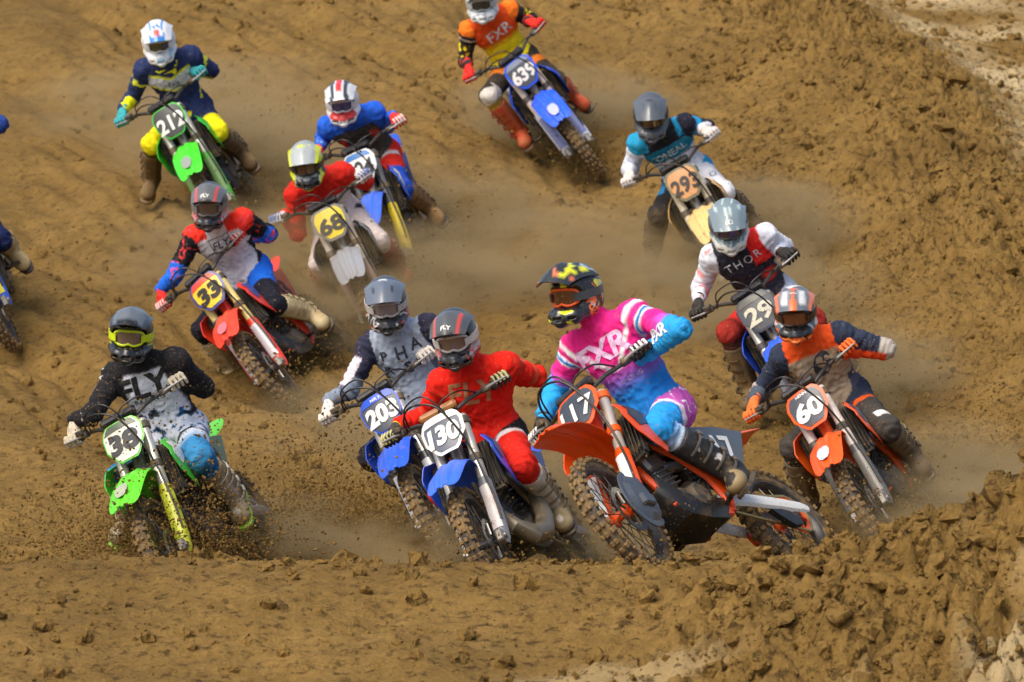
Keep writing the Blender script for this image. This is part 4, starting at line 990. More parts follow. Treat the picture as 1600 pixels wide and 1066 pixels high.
# ------------------------------------------------------------------ who rides what
ORG, BLU, GRN, RED = (240, 84, 14), (28, 74, 190), (64, 196, 40), (226, 44, 24)
def isin(g, *k): return np.isin(g['pid'], k)
def band(x, a, b, s=.02): return sstep(a - s, a + s, x) * (1 - sstep(b - s, b + s, x))
def pants(P_, g, hip, thigh=None, knee=None, kt=.62, shank=None):
    P_.on(g['pants'], hip)
    if thigh: P_.on(isin(g, 5, 6) * sstep(.12, .2, g['t']), thigh)
    if knee: P_.on(isin(g, 5, 6) * sstep(kt - .03, kt + .03, g['t']), knee); P_.on(isin(g, 7, 8), shank or knee)
def p117(P_, g):
    v = g['v']; pk, pu, bl, lb = (238, 40, 140), (150, 86, 186), (24, 120, 200), (40, 160, 226)
    P_.on(isin(g, 0), bl); P_.on(isin(g, 0) * sstep(.36, .58, v), pu); P_.on(isin(g, 0) * sstep(.52, .74, v), pk)
    a = isin(g, 1, 2); P_.on(a, pk); P_.on(a * sstep(.5, .72, g['t']), (190, 90, 204)); P_.on(a * sstep(.72, .8, g['t']), lb)
    f = isin(g, 3, 4); P_.on(f, lb)
    P_.on(a * band(g['t'], .0, .10, .03) * (g['N'][:, 0] > -.2), (236, 232, 236)); P_.on(isin(g, 0) * band(np.abs(g['u']) - .45 * (v - .86), .105, .135, .008) * (v > .62), (238, 234, 238))
    P_.on(a * band(g['t'], .22, .34, .02), (232, 236, 240)); P_.on(a * band(g['t'], .25, .31, .01), (30, 120, 190))
    P_.on(g['pants'], (120, 104, 190)); th = isin(g, 5, 6); P_.on(th, (206, 92, 184)); P_.on(th * band(g['t'], .34, .47, .02), (240, 226, 238)); P_.on(th * sstep(.45, .49, g['t']), (36, 150, 222))
    s = isin(g, 7, 8); P_.on(s, (36, 150, 222)); P_.on(s * sstep(.0, .30, g['t']), (206, 220, 232)); P_.on(th * (np.abs(perlin(g['V'] * 14)) < .05) * (g['t'] < .3), (244, 238, 246))
def p130(P_, g):
    pants(P_, g, (30, 29, 31), (32, 30, 32), (214, 34, 20), .36, (206, 34, 22)); P_.on(isin(g, 5, 6) * band(g['t'], .30, .37, .015), (225, 215, 210))
    P_.on(isin(g, 1, 2) * band(g['t'], .72, .86), (190, 66, 40)); P_.on(isin(g, 3, 4) * band(g['t'], .1, .2, .03), (236, 62, 36))
def p203(P_, g):
    P_.on(isin(g, 1, 2), (42, 44, 66)); P_.on(isin(g, 3, 4), (126, 138, 156)); P_.on(isin(g, 2) * band(g['t'], .35, .98) * (g['N'][:, 1] < .3), (218, 206, 216)); P_.on(isin(g, 1, 2) * sstep(.7, .8, g['t']) * (g['N'][:, 1] > .3), (126, 138, 156))
    P_.on(isin(g, 0) * (np.abs(g['u']) > .13) * (g['v'] < .6), (88, 96, 116)); pants(P_, g, (172, 180, 190), (188, 194, 202), (34, 34, 38), .55, (40, 40, 44))
def p38(P_, g):
    v, u = g['v'], g['u']; P_.on(isin(g, 0) * sstep(.155, .14, np.abs(u) + .10 * np.clip(v - .7, 0, 1)) * sstep(1.06, 1.03, v) * (g['w'] > -.03), (214, 220, 232))
    n = perlin(g['V'] * 15.) * .7 + perlin(g['V'] * 34.) * .45; P_.on(isin(g, 0) * (g['w'] > -.03) * (n > .16) * band(v, .05, .5, .05) * (np.abs(u) < .15), (28, 92, 138)); P_.on(isin(g, 0) * (n > .33) * (v < .5) * (np.abs(u) < .15), (14, 28, 46))
    pants(P_, g, (206, 212, 224)); th = isin(g, 5, 6); P_.on(th, (204, 212, 226)); P_.on(th * (n > .22) * (g['t'] < .4), (38, 98, 150)); P_.on(th * band(g['t'], .42, .47, .01), (20, 20, 24)); P_.on(th * sstep(.5, .75, g['t']), (50, 128, 178)); P_.on(isin(g, 7, 8), (38, 108, 158))
    P_.on(isin(g, 2) * (np.abs(perlin(g['V'] * np.array([5, 5, 50.]))) < .07) * (g['N'][:, 1] < -.4), (210, 210, 212))
def p60(P_, g):
    v = g['v']; P_.on(isin(g, 0) * sstep(.95, .98, v + .06 * np.abs(g['u'])), (238, 88, 30)); P_.on(isin(g, 1, 2), (42, 52, 72)); P_.on(isin(g, 1, 2) * sstep(.80, .84, g['t']), (176, 168, 158))
    P_.on(isin(g, 3), (238, 78, 30)); P_.on(isin(g, 4), (72, 82, 96)); P_.on(isin(g, 4) * band(g['t'], -.2, .22), (168, 158, 146)); P_.on(isin(g, 0) * (g['u'] > .12) * (v < .45), (70, 74, 92))
    pants(P_, g, (46, 56, 76), (48, 58, 76), (66, 62, 58), .42, (70, 66, 60)); P_.on(isin(g, 5, 6) * band(g['t'], .37, .43, .01), (240, 96, 32)); P_.on(isin(g, 5) * (np.abs(g['t'] - .84) < .05) * (g['N'][:, 1] > .2), (220, 220, 214))
def p33(P_, g):
    v = g['v']; P_.on(isin(g, 0) * (v > 1.0) * (np.abs(g['u']) > .07), (228, 48, 32)); P_.on(isin(g, 1, 2), (24, 24, 30)); P_.on(isin(g, 1, 2) * (g['t'] < .03), (228, 48, 32))
    P_.on(isin(g, 3, 4), (30, 104, 220)); P_.on(isin(g, 1, 2) * (g['t'] > .68) * (g['N'][:, 0] > .1), (30, 104, 220)); P_.on(isin(g, 1, 2, 3) * (np.abs(perlin(g['V'] * 14.)) < .06) * (g['N'][:, 0] > .3), (228, 60, 70)); P_.on(isin(g, 3, 4) * (g['N'][:, 0] < -.25), (24, 24, 32))
    P_.on(isin(g, 0) * (np.abs(g['u']) > .145) * (v < .7), (30, 30, 36)); pants(P_, g, (20, 100, 214), (24, 108, 222), (26, 28, 40), .55, (26, 28, 40))
def p212(P_, g):
    v, u = g['v'], g['u']; y = (230, 232, 20); fr = g['w'] > -.04
    P_.on(isin(g, 0) * fr * band(v - .9 * np.abs(u), .54, .82, .01), y); P_.on(isin(g, 0) * fr * band(v - .9 * np.abs(u), .58, .78, .01), (196, 202, 212)); P_.on(isin(g, 0) * fr * (v < .12), y)
    P_.on(isin(g, 0) * (np.abs(u) > .12) * (v < .5) * (np.abs(perlin(g['V'] * 9)) < .12), y); P_.on(isin(g, 3, 4) * (g['N'][:, 1] * np.where(g['pid'] == 3, -1, 1) > .25), y); P_.on(isin(g, 1, 2) * band(g['t'], .28, .5) * (perlin(g['V'] * 22) > .05), (226, 232, 60))
    pants(P_, g, (30, 44, 84), (32, 46, 86), (236, 224, 20), .66, (90, 84, 40))
def p104(P_, g):
    P_.on(isin(g, 1, 2, 3, 4), (30, 92, 206)); P_.on(isin(g, 0) * (g['v'] > .95), (30, 92, 206)); P_.on(isin(g, 0) * band(np.abs(g['u']), .10, .145, .01) * band(g['v'], .55, .8), (206, 40, 28)); P_.on(isin(g, 0) * (np.abs(perlin(g['V'] * 8.)) < .045), (70, 66, 60)); P_.on(isin(g, 3, 4) * (np.abs(perlin(g['V'] * 30.)) < .05), (120, 160, 220))
    pants(P_, g, (214, 40, 28), (220, 44, 30), (34, 84, 196), .58, (34, 80, 180)); P_.on(isin(g, 5) * band(g['t'], .2, .28) * (g['N'][:, 2] > .2), (226, 214, 208))
def p68(P_, g):
    P_.on(isin(g, 0) * sstep(.84, .80, g['v'] + .12 * g['u']), (216, 206, 210)); pants(P_, g, (214, 200, 196), (220, 206, 202), (218, 204, 198), .6, (214, 196, 188)); P_.on(isin(g, 3) * sstep(.6, .7, g['t']), (226, 216, 216)); P_.on(isin(g, 5) * band(g['t'], .12, .22) * (g['N'][:, 2] > .3), (40, 44, 70))
def p639(P_, g):
    v = g['v']; P_.on(isin(g, 0) * sstep(.72, .5, v), (244, 226, 24)); P_.on(isin(g, 1, 2, 3, 4), (38, 40, 44)); P_.on(isin(g, 1, 2) * (g['t'] < .04), (244, 120, 30)); P_.on(isin(g, 2) * band(g['t'], .16, .22), (230, 226, 224))
    n = perlin(g['V'] * 24); P_.on(isin(g, 1, 2) * band(g['t'], .4, .95) * (n > .1) * (g['N'][:, 1] * np.where(g['pid'] == 1, 1, -1) > .1), (240, 216, 30)); P_.on(isin(g, 3, 4) * band(g['t'], .4, .9) * (n > .05), (228, 60, 36))
    pants(P_, g, (58, 54, 48), (60, 56, 50), (66, 60, 50), .7, (180, 150, 60)); P_.on(isin(g, 5, 6) * band(g['t'], .3, .5) * (g['N'][:, 2] > .2), (240, 130, 34)); P_.on(isin(g, 6) * (g['t'] > .82) * (g['N'][:, 0] > .3), (206, 202, 194))
def p293(P_, g):
    v = g['v']; P_.on(isin(g, 0) * (v < .88), (24, 122, 156)); P_.on(isin(g, 0) * (v < .62), (206, 212, 226)); P_.on(isin(g, 0) * (v > .92) * (np.abs(g['u']) > .12), (30, 150, 200))
    P_.on(isin(g, 2, 4), (216, 222, 236)); P_.on(isin(g, 2) * (g['t'] < .1), (30, 146, 190)); P_.on(isin(g, 1), (30, 34, 50)); P_.on(isin(g, 1) * band(g['t'], .18, .48), (34, 160, 214)); P_.on(isin(g, 3), (30, 34, 50)); P_.on(isin(g, 3) * (g['t'] > .3), (226, 226, 228))
    pants(P_, g, (200, 206, 222)); P_.on(isin(g, 6), (34, 34, 40)); P_.on(isin(g, 6) * band(g['t'], .2, .66) * (g['N'][:, 1] < .2), (26, 130, 186)); P_.on(isin(g, 5), (214, 216, 224)); P_.on(isin(g, 5) * (g['t'] < .2), (30, 150, 200)); P_.on(isin(g, 7, 8), (48, 42, 38))
def p29(P_, g):
    v, u = g['v'], g['u']; P_.on(isin(g, 0) * (u > .055) * (v > .72), (222, 36, 34)); P_.on(isin(g, 0) * band(u, .06, .13) * band(v, .38, .58), (214, 50, 36)); P_.on(isin(g, 1, 2, 3, 4), (218, 222, 234)); P_.on(isin(g, 0) * (np.abs(u) > .15) * (v < .6), (190, 196, 212))
    P_.on(isin(g, 4) * band(g['t'], .42, .56), (226, 46, 40)); P_.on(isin(g, 2, 4) * (perlin(g['V'] * 13) > .36), (232, 150, 150)); pants(P_, g, (198, 206, 222), (196, 40, 34), (150, 40, 32), .86, (90, 50, 40)); P_.on(isin(g, 5, 6) * (g['t'] < .25), (200, 208, 224))
def p0(P_, g): pants(P_, g, (24, 50, 110), (26, 60, 130), (20, 36, 80), .6, (24, 40, 84))
def rings_logo(rx, ry, th=.028):                       # an open oval ring, cut by a diagonal
    V, F = [], []; n = 28
    for i in range(n):
        t = 2 * math.pi * i / n + .5
        for k in (0, 1):
            w_ = th * (1 + .8 * math.sin(t * 2)) * k; V.append((math.cos(t) * (rx - w_), math.sin(t) * (ry - w_ * 1.2) + .25 * math.cos(t) * rx, 0))
    for i in range(n - 1): F.append([2 * i, 2 * i + 1, 2 * i + 3, 2 * i + 2])
    return np.array(V), F
def box_logo(hx, hy, th=.004):
    V, F = [], []; c_ = [(-hx, -hy), (hx, -hy), (hx, hy), (-hx, hy)]
    for i in range(4):
        a, b = np.array(c_[i]), np.array(c_[(i + 1) % 4])
        for q in range(10):
            for k in (0, 1):
                p_ = a + (b - a) * q / 10; V.append((*(p_ * (1 - k * th / min(hx, hy))), 0))
    m = 40
    for i in range(m): j = (i + 1) % m; F.append([2 * i, 2 * j, 2 * j + 1, 2 * i + 1])
    return np.array(V), F
def wing_logo():                                       # a slanted winged badge over a small triangle
    V = [(-.10, .012, 0), (.09, .05, 0), (.075, .012, 0), (-.075, -.012, 0), (-.045, -.024, 0), (.06, -.002, 0), (.055, -.035, 0), (.035, -.05, 0), (.02, -.028, 0)]
    return np.array(V), [[0, 3, 2, 1], [4, 8, 5], [8, 7, 6, 5]]
def hl(base, fn): return dict(base=base, paint=fn)
def hm(P_, V, *rules):
    for m, rgb in rules: P_.on(m, rgb)
X_, Y_, Z_ = 0, 1, 2
def h117(P_, V):
    n = perlin(V * 16.); hm(P_, V, ((n > .25) & (V[:, 2] > .02), (222, 220, 30)), ((np.abs(n) < .05) & (V[:, 0] < .05) & (V[:, 2] < .06), (240, 120, 30)), ((perlin(V * 20 + 5) > .32) & (V[:, 0] < .04), (150, 170, 180)), ((V[:, 0] < .06) & (V[:, 0] > .0) & (V[:, 2] < -.02) & (np.abs(perlin(V * 30)) < .16), (236, 110, 26)), ((V[:, 0] > .1) & (V[:, 2] < -.05) & (perlin(V * 22 + 2) > .33), (216, 226, 40)))
def pk117(P_, V):
    n = perlin(V * 19 + 4); P_.on((n > .26) & (V[:, 0] < .18), (226, 226, 40)); P_.on((perlin(V * 17 + 9) > .3) & (V[:, 0] > .08), (222, 122, 84)); P_.on(np.abs(V[:, 1] - .05 - .1 * V[:, 0]) < .0035, (214, 226, 50))
def h_fly(P_, V):
    P_.on((V[:, 2] < -.05), (30, 30, 34)); P_.on((np.abs(V[:, 1]) > .085) & (V[:, 2] > -.07) & (V[:, 2] < .03), (168, 158, 156)); P_.on((np.abs(perlin(V * 26)) < .09) & (np.abs(V[:, 1]) > .07) & (V[:, 2] < .0), (206, 60, 52)); P_.on((V[:, 0] > .14) & (V[:, 2] < -.085), (52, 40, 40))
def pk_fly(P_, V): P_.on((np.abs(np.abs(V[:, 1]) - .062 - .1 * (.2 - V[:, 0])) < .005), (222, 74, 62)); P_.on(V[:, 0] > .222, (30, 30, 32))
def h203(P_, V): P_.on(V[:, 2] < -.03, (40, 40, 42)); P_.on((np.abs(perlin(V * 18)) < .10) & (V[:, 2] < .04) & (np.abs(V[:, 1]) > .05), (206, 200, 196)); P_.on((np.abs(perlin(V * 14 + 7)) < .05) & (np.abs(V[:, 1]) > .08), (214, 50, 48))
def h38(P_, V): P_.on((np.abs(V[:, 1]) > .10) & (V[:, 2] > -.05) & (V[:, 2] < .02) & (np.abs(np.mod(V[:, 2] * 60, 1) - .5) < .25), (202, 218, 30)); P_.on(V[:, 2] > .13, (60, 64, 70))
def h60(P_, V): P_.on((perlin(V * 13) > .12), (206, 208, 208)); P_.on(perlin(V * 11 + 8) > .22, (238, 108, 36)); P_.on((V[:, 2] < -.07), (236, 116, 44)); P_.on((V[:, 2] < -.06) & (perlin(V * 25) > .25), (50, 54, 58)); P_.on((V[:, 0] > .1) & (V[:, 2] > -.085) & (V[:, 2] < -.035), (36, 38, 42))
def pk60(P_, V): P_.on(np.abs(V[:, 1]) < .014 + .05 * (.1 - np.minimum(V[:, 0], .1)), (236, 106, 40)); P_.on(band(np.abs(V[:, 1]), .03, .07, .004) * (V[:, 0] > .05) * (V[:, 0] < .18), (214, 216, 216)); P_.on(np.abs(V[:, 1]) > .088, (232, 120, 60))
def h212(P_, V): P_.on((np.abs(V[:, 1]) < .05) & (V[:, 2] > .03), (214, 228, 244)); P_.on((np.abs(np.abs(V[:, 1]) - .05) < .007) & (V[:, 2] > .02), (40, 124, 200)); P_.on((V[:, 1] < -.08) & (V[:, 2] > -.02) & (perlin(V * 15) > 0), (214, 70, 56)); P_.on((perlin(V * 18 + 4) > .25) & (V[:, 2] < 0), (150, 190, 214))
def pk212(P_, V): P_.on(np.abs(np.abs(V[:, 1]) - .048) < .006, (40, 124, 200)); P_.on((V[:, 0] > .19) & (np.abs(V[:, 1]) < .05), (40, 124, 200)); P_.on(((V[:, 0] - .165) / .018) ** 2 + (V[:, 1] / .034) ** 2 < 1, (206, 60, 70))
def h104(P_, V): P_.on(np.abs(np.abs(V[:, 1]) - .055) < .022, (40, 50, 56)); P_.on((np.abs(V[:, 1]) < .022) & (V[:, 2] > .05), (214, 44, 44)); P_.on((V[:, 0] > .09) & (V[:, 2] < -.03) & (V[:, 2] > -.075), (206, 50, 46)); P_.on((V[:, 0] > .12) & (V[:, 2] < -.09), (226, 226, 228))
def pk104(P_, V): P_.on(np.abs(np.abs(V[:, 1]) - .052) < .014, (44, 60, 66)); P_.on((np.abs(V[:, 1]) < .02) & (V[:, 0] < .17), (214, 48, 46))
def h68(P_, V): P_.on((np.abs(V[:, 1]) > .085), (214, 226, 30)); P_.on((perlin(V * 15) > .15) & (np.abs(V[:, 1]) > .07), (34, 40, 44)); P_.on((V[:, 2] < -.05) & (np.abs(V[:, 1]) < .08), (30, 32, 34)); P_.on((V[:, 2] < -.115), (214, 226, 30))
def pk68(P_, V): P_.on(np.abs(V[:, 1]) > .085, (216, 226, 34)); P_.on((perlin(V * 20) > .3) & (V[:, 0] < .08), (208, 220, 60))
def h639(P_, V): P_.on((np.abs(perlin(V * 12)) < .07), (120, 130, 138))
def h29(P_, V): P_.on(np.abs(np.mod(V[:, 1] * 17 + V[:, 0] * 3, 1) - .5) < .06, (196, 214, 208)); P_.on((V[:, 2] < -.055), (206, 208, 200))
def pk29(P_, V): P_.on(np.abs(np.mod(np.abs(V[:, 1]) * 20 + V[:, 0] * 2, 1) - .5) < .07, (196, 212, 206))
def plain(P_, V): pass

WHT = (232, 232, 226)
SPEC = {
 '117': dict(seed=1, bold=.02, shear=.0, col=dict(plastic=(242, 82, 10), plastic2=(242, 86, 14), frame=(240, 78, 12), plate=(62, 70, 80), plate_edge=(240, 84, 14), side=(84, 92, 100), digits=WHT, guard=(242, 84, 14), guardgfx=(232, 236, 232), gfx=(40, 52, 74), rim=(40, 40, 42), hub=(240, 90, 20), sprocket=(240, 96, 30), clamp=(238, 90, 16), dirt=.1),
   label='orange motocross bike numbered 117 leaning hard at the front of the pack',
   rider=dict(label='rider in pink and blue kit with yellow and black helmet on the leading orange bike', res=.0085, base=(236, 40, 138), paint=p117, head=(36, 10, 6), glove=(38, 38, 40), glove2=(214, 212, 210), cuff=(60, 58, 58),
     clean=True, boot=(36, 34, 34), toe=(146, 126, 88), shin=(44, 42, 42), boot_top=(40, 40, 44), buckle=(84, 82, 80), patch=(206, 204, 200),
     chest=[dict(text='FXR', size=.115, rgb=(232, 190, 226), bold=.03, shear=.1, v=.86, u=-.02, ang=.05, sx=1.15), dict(text='RACING', size=.025, rgb=(150, 140, 196), v=.50, u=.04, bold=.02)],
     arm=[dict(text='FXR', a='eL', b='wL', t=.3, size=.058, rgb=(238, 240, 244), flip=-1, face=(.8, .5, .3), bold=.04, sx=.9)],
     helmet=dict(base=(34, 37, 40), paint=h117, peak=(44, 49, 52), ppaint=pk117, goggle=(240, 92, 26), lens=(96, 56, 34), strap=(66, 74, 78)))),
 '130': dict(seed=2, two_stroke=True, shear=.12, col=dict(side=(40, 60, 120), plastic=(34, 84, 210), plate=(86, 94, 106), plate_edge=(228, 228, 224), plate_top=(232, 232, 228), digits=(236, 236, 230), guard=(120, 124, 130), guardgfx=(220, 212, 208), gfx=(30, 52, 120), fender=(58, 110, 232), pad=(176, 120, 70), full=False),
   label='blue two-stroke motocross bike numbered 130 on a white plate with grey exhaust loop',
   rider=dict(label='rider in bright red jersey and black and red trousers beside the leading rider', res=.0095, base=(222, 30, 16), paint=p130, head=(8, 20, 10), glove=(50, 52, 54), glove2=(190, 184, 130), cuff=(206, 216, 40), boot=(140, 124, 92), toe=(150, 134, 100), shin=(186, 180, 168), boot_top=(190, 186, 176),
     chest=[dict(text='FLY', size=.13, rgb=(168, 110, 72), bold=.02, shear=.12, v=.86, u=.0)],
     arm=[dict(text='FLY', a='eL', b='wL', t=.55, size=.03, rgb=(232, 150, 120), flip=-1, face=(.9, .2, .4))],
     helmet=dict(base=(58, 62, 66), paint=h_fly, peak=(82, 86, 88), ppaint=pk_fly, goggle=(206, 200, 196), lens=(136, 112, 98), letters=[('FLY', 0.005, .195, .026, WHT, 0, .03)]))),
 '203': dict(seed=3, col=dict(side=(40, 60, 130), plastic=(30, 78, 200), plate=(66, 72, 84), plate_edge=(30, 82, 206), plate_top=(30, 84, 210), digits=(236, 236, 228), guard=(50, 54, 62), gfx=(214, 216, 220), fender=(40, 92, 220), full=True), name='MIR 3', nametext=1,
   label='blue motocross bike numbered 203 half hidden behind the red-shirted rider',
   rider=dict(label='rider in pale grey jersey with scattered black letters and white gloves', res=.0095, base=(160, 172, 190), paint=p203, head=(0, 22, 7), glove=(224, 214, 204), boot=(120, 104, 76),
     chest=[dict(text='H', size=.075, rgb=(46, 52, 66), v=.86, u=.0), dict(text='P', size=.06, rgb=(46, 52, 66), v=.87, u=-.105), dict(text='S', size=.08, rgb=(46, 52, 66), v=.63, u=.015), dict(text='A', size=.07, rgb=(46, 52, 66), v=.93, u=.10), dict(text='E', size=.065, rgb=(46, 52, 66), v=.73, u=.11), dict(text='R', size=.06, rgb=(46, 52, 66), v=.64, u=-.11)],
     helmet=dict(base=(66, 72, 80), paint=h203, peak=(98, 108, 122), ppaint=lambda P_, V: (P_.on((np.abs(V[:, 1]) < .03) & (V[:, 0] < .05), (214, 218, 222)), P_.on((np.abs(np.abs(V[:, 1]) - .05) < .007) & (np.abs(V[:, 0] - .12) < .03), (40, 44, 50))), goggle=(190, 186, 184), lens=(150, 138, 136)))),
 '38': dict(seed=4, bold=.05, col=dict(side=(70, 96, 60), plastic=(74, 200, 44), plastic2=(96, 200, 44), frame=(80, 84, 74), plate=(224, 222, 206), plate_edge=(96, 196, 56), plate_top=(84, 96, 78), digits=(58, 62, 66), guard=(196, 204, 40), guardgfx=(206, 214, 60), gfx=(226, 226, 216), fender=(98, 216, 44), fengfx=(170, 176, 150), full=True),
   label='lime green motocross bike numbered 38 throwing up dirt at the near left',
   rider=dict(label='rider in black jersey with white and blue palm print chest at the near left', res=.0095, base=(30, 30, 34), paint=p38, head=(4, 10, -3), glove=(196, 186, 166), glove2=(186, 176, 154), cuff=(40, 40, 42), boot=(150, 134, 104), shin=(190, 184, 170), buckle=(190, 184, 168), toe=(150, 140, 112), sole=(130, 190, 50),
     chest=[dict(text='FLY', size=.13, sx=1.15, rgb=(24, 24, 28), bold=.035, shear=.12, v=.87, u=-.01, ang=.06), dict(text='RACING', size=.032, rgb=(30, 32, 36), bold=.01, v=.67, u=-.01, ang=.06, space=1.2)],
     helmet=dict(base=(26, 27, 30), paint=h38, peak=(98, 106, 114), ppaint=lambda P_, V: (P_.on(V[:, 0] > .19, (24, 25, 28)), P_.on(np.abs(V[:, 1]) > .085, (30, 32, 34))), goggle=(202, 222, 30), lens=(120, 100, 86)))),
 '60': dict(seed=5, bold=.05, col=dict(plastic=(238, 88, 20), frame=(236, 84, 18), plate=(72, 78, 90), plate_edge=(240, 92, 26), digits=WHT, guard=(88, 90, 94), guardgfx=(120, 118, 112), gfx=(60, 64, 74), fengfx=(196, 206, 224), fork=(206, 198, 190), full=False, side=(60, 64, 70)), name='HENN',
   label='orange motocross bike numbered 60 on the right behind the dirt mound',
   rider=dict(label='rider in orange and dusty tan jersey with orange gloves on the right', res=.0095, base=(168, 150, 126), paint=p60, head=(4, 20, 4), glove=(244, 116, 54), boot=(104, 88, 66), shin=(110, 98, 78),
     chest=[dict(text='', size=1, rgb=(46, 50, 58), v=.80, u=.03, ang=-.3, VF=rings_logo(.055, .078))],
     arm=[dict(text='ONEAL', a='eL', b='wL', t=.45, size=.03, rgb=(60, 66, 84), flip=-1, face=(.9, .1, .5), bold=.03)],
     helmet=dict(base=(92, 102, 112), paint=h60, peak=(98, 108, 118), ppaint=pk60, goggle=(60, 44, 34), lens=(130, 78, 52), letters=[('Arai', .0, .115, .017, (240, 240, 238), 0, .01)]))),
 '33': dict(seed=6, bold=.05, shear=.15, col=dict(side=(120, 36, 30), plastic=(230, 56, 34), frame=(214, 50, 34), plate=(232, 196, 34), plate_edge=(60, 66, 130), plate_top=(226, 70, 50), digits=(26, 26, 26), guard=(222, 62, 44), guardgfx=(196, 190, 196), gfx=(60, 70, 140), fork=(214, 196, 120), fender=(236, 66, 44), fengfx=(196, 110, 120), full=False), name=None,
   label='red motocross bike numbered 33 on a yellow plate, left of centre',
   rider=dict(label='rider in white jersey with red shoulders and blue trousers on the red bike', base=(206, 206, 216), paint=p33, head=(4, 18, 2), glove=(220, 44, 40), glove2=(226, 190, 186), boot=(196, 178, 136), toe=(186, 166, 122), shin=(200, 184, 144),
     chest=[dict(text='FLY', size=.055, rgb=(40, 40, 46), bold=.005, shear=.3, v=.87, u=.0, ang=.08), dict(text='', size=1, rgb=(60, 60, 66), v=.87, u=.0, ang=.08, VF=box_logo(.075, .058))],
     helmet=dict(base=(58, 60, 64), paint=h_fly, peak=(98, 100, 102), ppaint=pk_fly, goggle=(120, 116, 116), lens=(100, 84, 78), letters=[('FLY', 0.0, .195, .027, WHT, 0, .03)]))),
 '212': dict(seed=7, bold=.03, col=dict(side=(50, 120, 44), plastic=(52, 190, 40), plate=(66, 70, 68), plate_edge=(56, 196, 44), digits=WHT, guard=(78, 168, 56), gfx=(52, 190, 40), fender=(66, 214, 40), fengfx=(140, 150, 140), full=True, guardgfx=(110, 150, 90)),
   label='bright green motocross bike numbered 212 at the far left of the back row',
   rider=dict(label='rider in navy and yellow jersey with white helmet on the bright green bike', base=(34, 48, 90), paint=p212, head=(-6, 26, 10), glove=(56, 160, 168), boot=(104, 82, 50), shin=(98, 78, 48), toe=(120, 96, 60), sole=(96, 76, 48),
     chest=[dict(text='FXR', size=.036, rgb=(70, 78, 96), bold=.01, v=.70, u=.01), dict(text='', size=1, rgb=(226, 230, 26), v=.98, u=0, VF=wing_logo())],
     helmet=dict(base=(226, 228, 230), paint=h212, peak=(226, 230, 234), ppaint=pk212, goggle=(210, 214, 214), lens=(80, 74, 58), letters=[('N', 0, .10, .05, (52, 130, 200), .5, .03)]))),
 '104': dict(seed=8, bold=.02, col=dict(side=(34, 70, 160), plastic=(34, 84, 200), plate=(222, 224, 222), plate_edge=(222, 224, 224), plate_top=(50, 120, 190), digits=(40, 42, 48), guard=(222, 196, 30), guardgfx=(226, 200, 36), gfx=(220, 220, 220), fork=(90, 92, 94), fender=(60, 104, 214), full=True), name=None,
   label='blue motocross bike numbered 104 with yellow fork guard, behind bike 68',
   rider=dict(label='rider in blue sleeves and dark chest protector with red gloves on bike 104', base=(62, 58, 54), paint=p104, head=(0, 22, 8), glove=(222, 44, 36), glove2=(228, 200, 196), boot=(124, 94, 54), toe=(150, 116, 70),
     helmet=dict(base=(228, 228, 230), paint=h104, peak=(226, 228, 230), ppaint=pk104, goggle=(206, 206, 212), lens=(64, 64, 120)))),
 '68': dict(seed=9, bold=.035, shear=.05, col=dict(side=(70, 70, 70), plastic=(120, 124, 128), plastic2=(60, 60, 60), plate=(226, 200, 40), plate_edge=(120, 120, 116), digits=(60, 58, 54), guard=(130, 116, 104), guardgfx=(150, 120, 110), gfx=(90, 90, 92), fender=(148, 152, 158), full=False, fork=(190, 176, 160)), name=None,
   label='grey motocross bike numbered 68 on a yellow plate, left of centre',
   rider=dict(label='rider in red and white jersey with grey and yellow helmet and white trousers', base=(208, 34, 24), paint=p68, head=(0, 26, 9), glove=(206, 200, 196), glove2=(90, 110, 160), boot=(150, 62, 42), shin=(140, 66, 46), toe=(130, 80, 54),
     chest=[dict(text='S', size=.075, rgb=(40, 46, 66), bold=.03, v=.72, u=.02, rot=-1.35, sx=1.3)],
     helmet=dict(base=(150, 158, 158), paint=h68, peak=(168, 176, 176), ppaint=pk68, goggle=(40, 42, 42), lens=(88, 66, 52)))),
 '639': dict(seed=10, bold=.04, col=dict(side=(30, 60, 150), plastic=(28, 80, 216), plate=(74, 80, 92), plate_edge=(32, 88, 226), digits=(226, 226, 224), guard=(196, 200, 216), guardgfx=(120, 130, 180), gfx=(40, 90, 220), fender=(34, 92, 232), fengfx=(170, 178, 210), fork=(200, 184, 170), full=False, plate_top=(130, 140, 160)),
   label='blue motocross bike numbered 639 at the very back in the top centre',
   rider=dict(label='rider in orange and yellow jersey with white helmet cut off by the top edge', base=(226, 78, 24), paint=p639, head=(2, 16, 8), glove=(220, 40, 36), boot=(196, 66, 34), shin=(196, 70, 36), toe=(200, 84, 46),
     chest=[dict(text='FXR', size=.09, rgb=(226, 206, 204), bold=.02, shear=.05, v=.82, u=.02, ang=.12)],
     helmet=dict(base=(214, 220, 222), paint=h639, peak=(220, 224, 224), goggle=(170, 176, 178), lens=(54, 54, 54)))),
 '293': dict(seed=11, bold=.03, shear=.1, col=dict(side=(120, 104, 80), plastic=(206, 168, 104), plastic2=(60, 56, 50), plate=(206, 150, 96), plate_edge=(120, 116, 92), digits=(62, 56, 52), guard=(70, 64, 56), guardgfx=(90, 80, 66), gfx=(190, 150, 90), fender=(222, 190, 122), fork=(206, 196, 170), full=False),
   label='dusty tan motocross bike numbered 293 at the back right',
   rider=dict(label='rider in navy, teal and white jersey with dark grey helmet at the back right', base=(34, 38, 46), paint=p293, head=(0, 34, 5), glove=(206, 200, 196), boot=(66, 52, 38), shin=(84, 68, 50),
     chest=[dict(text='ONEAL', size=.055, rgb=(186, 206, 214), bold=.012, v=.75, u=.01, ang=.1)],
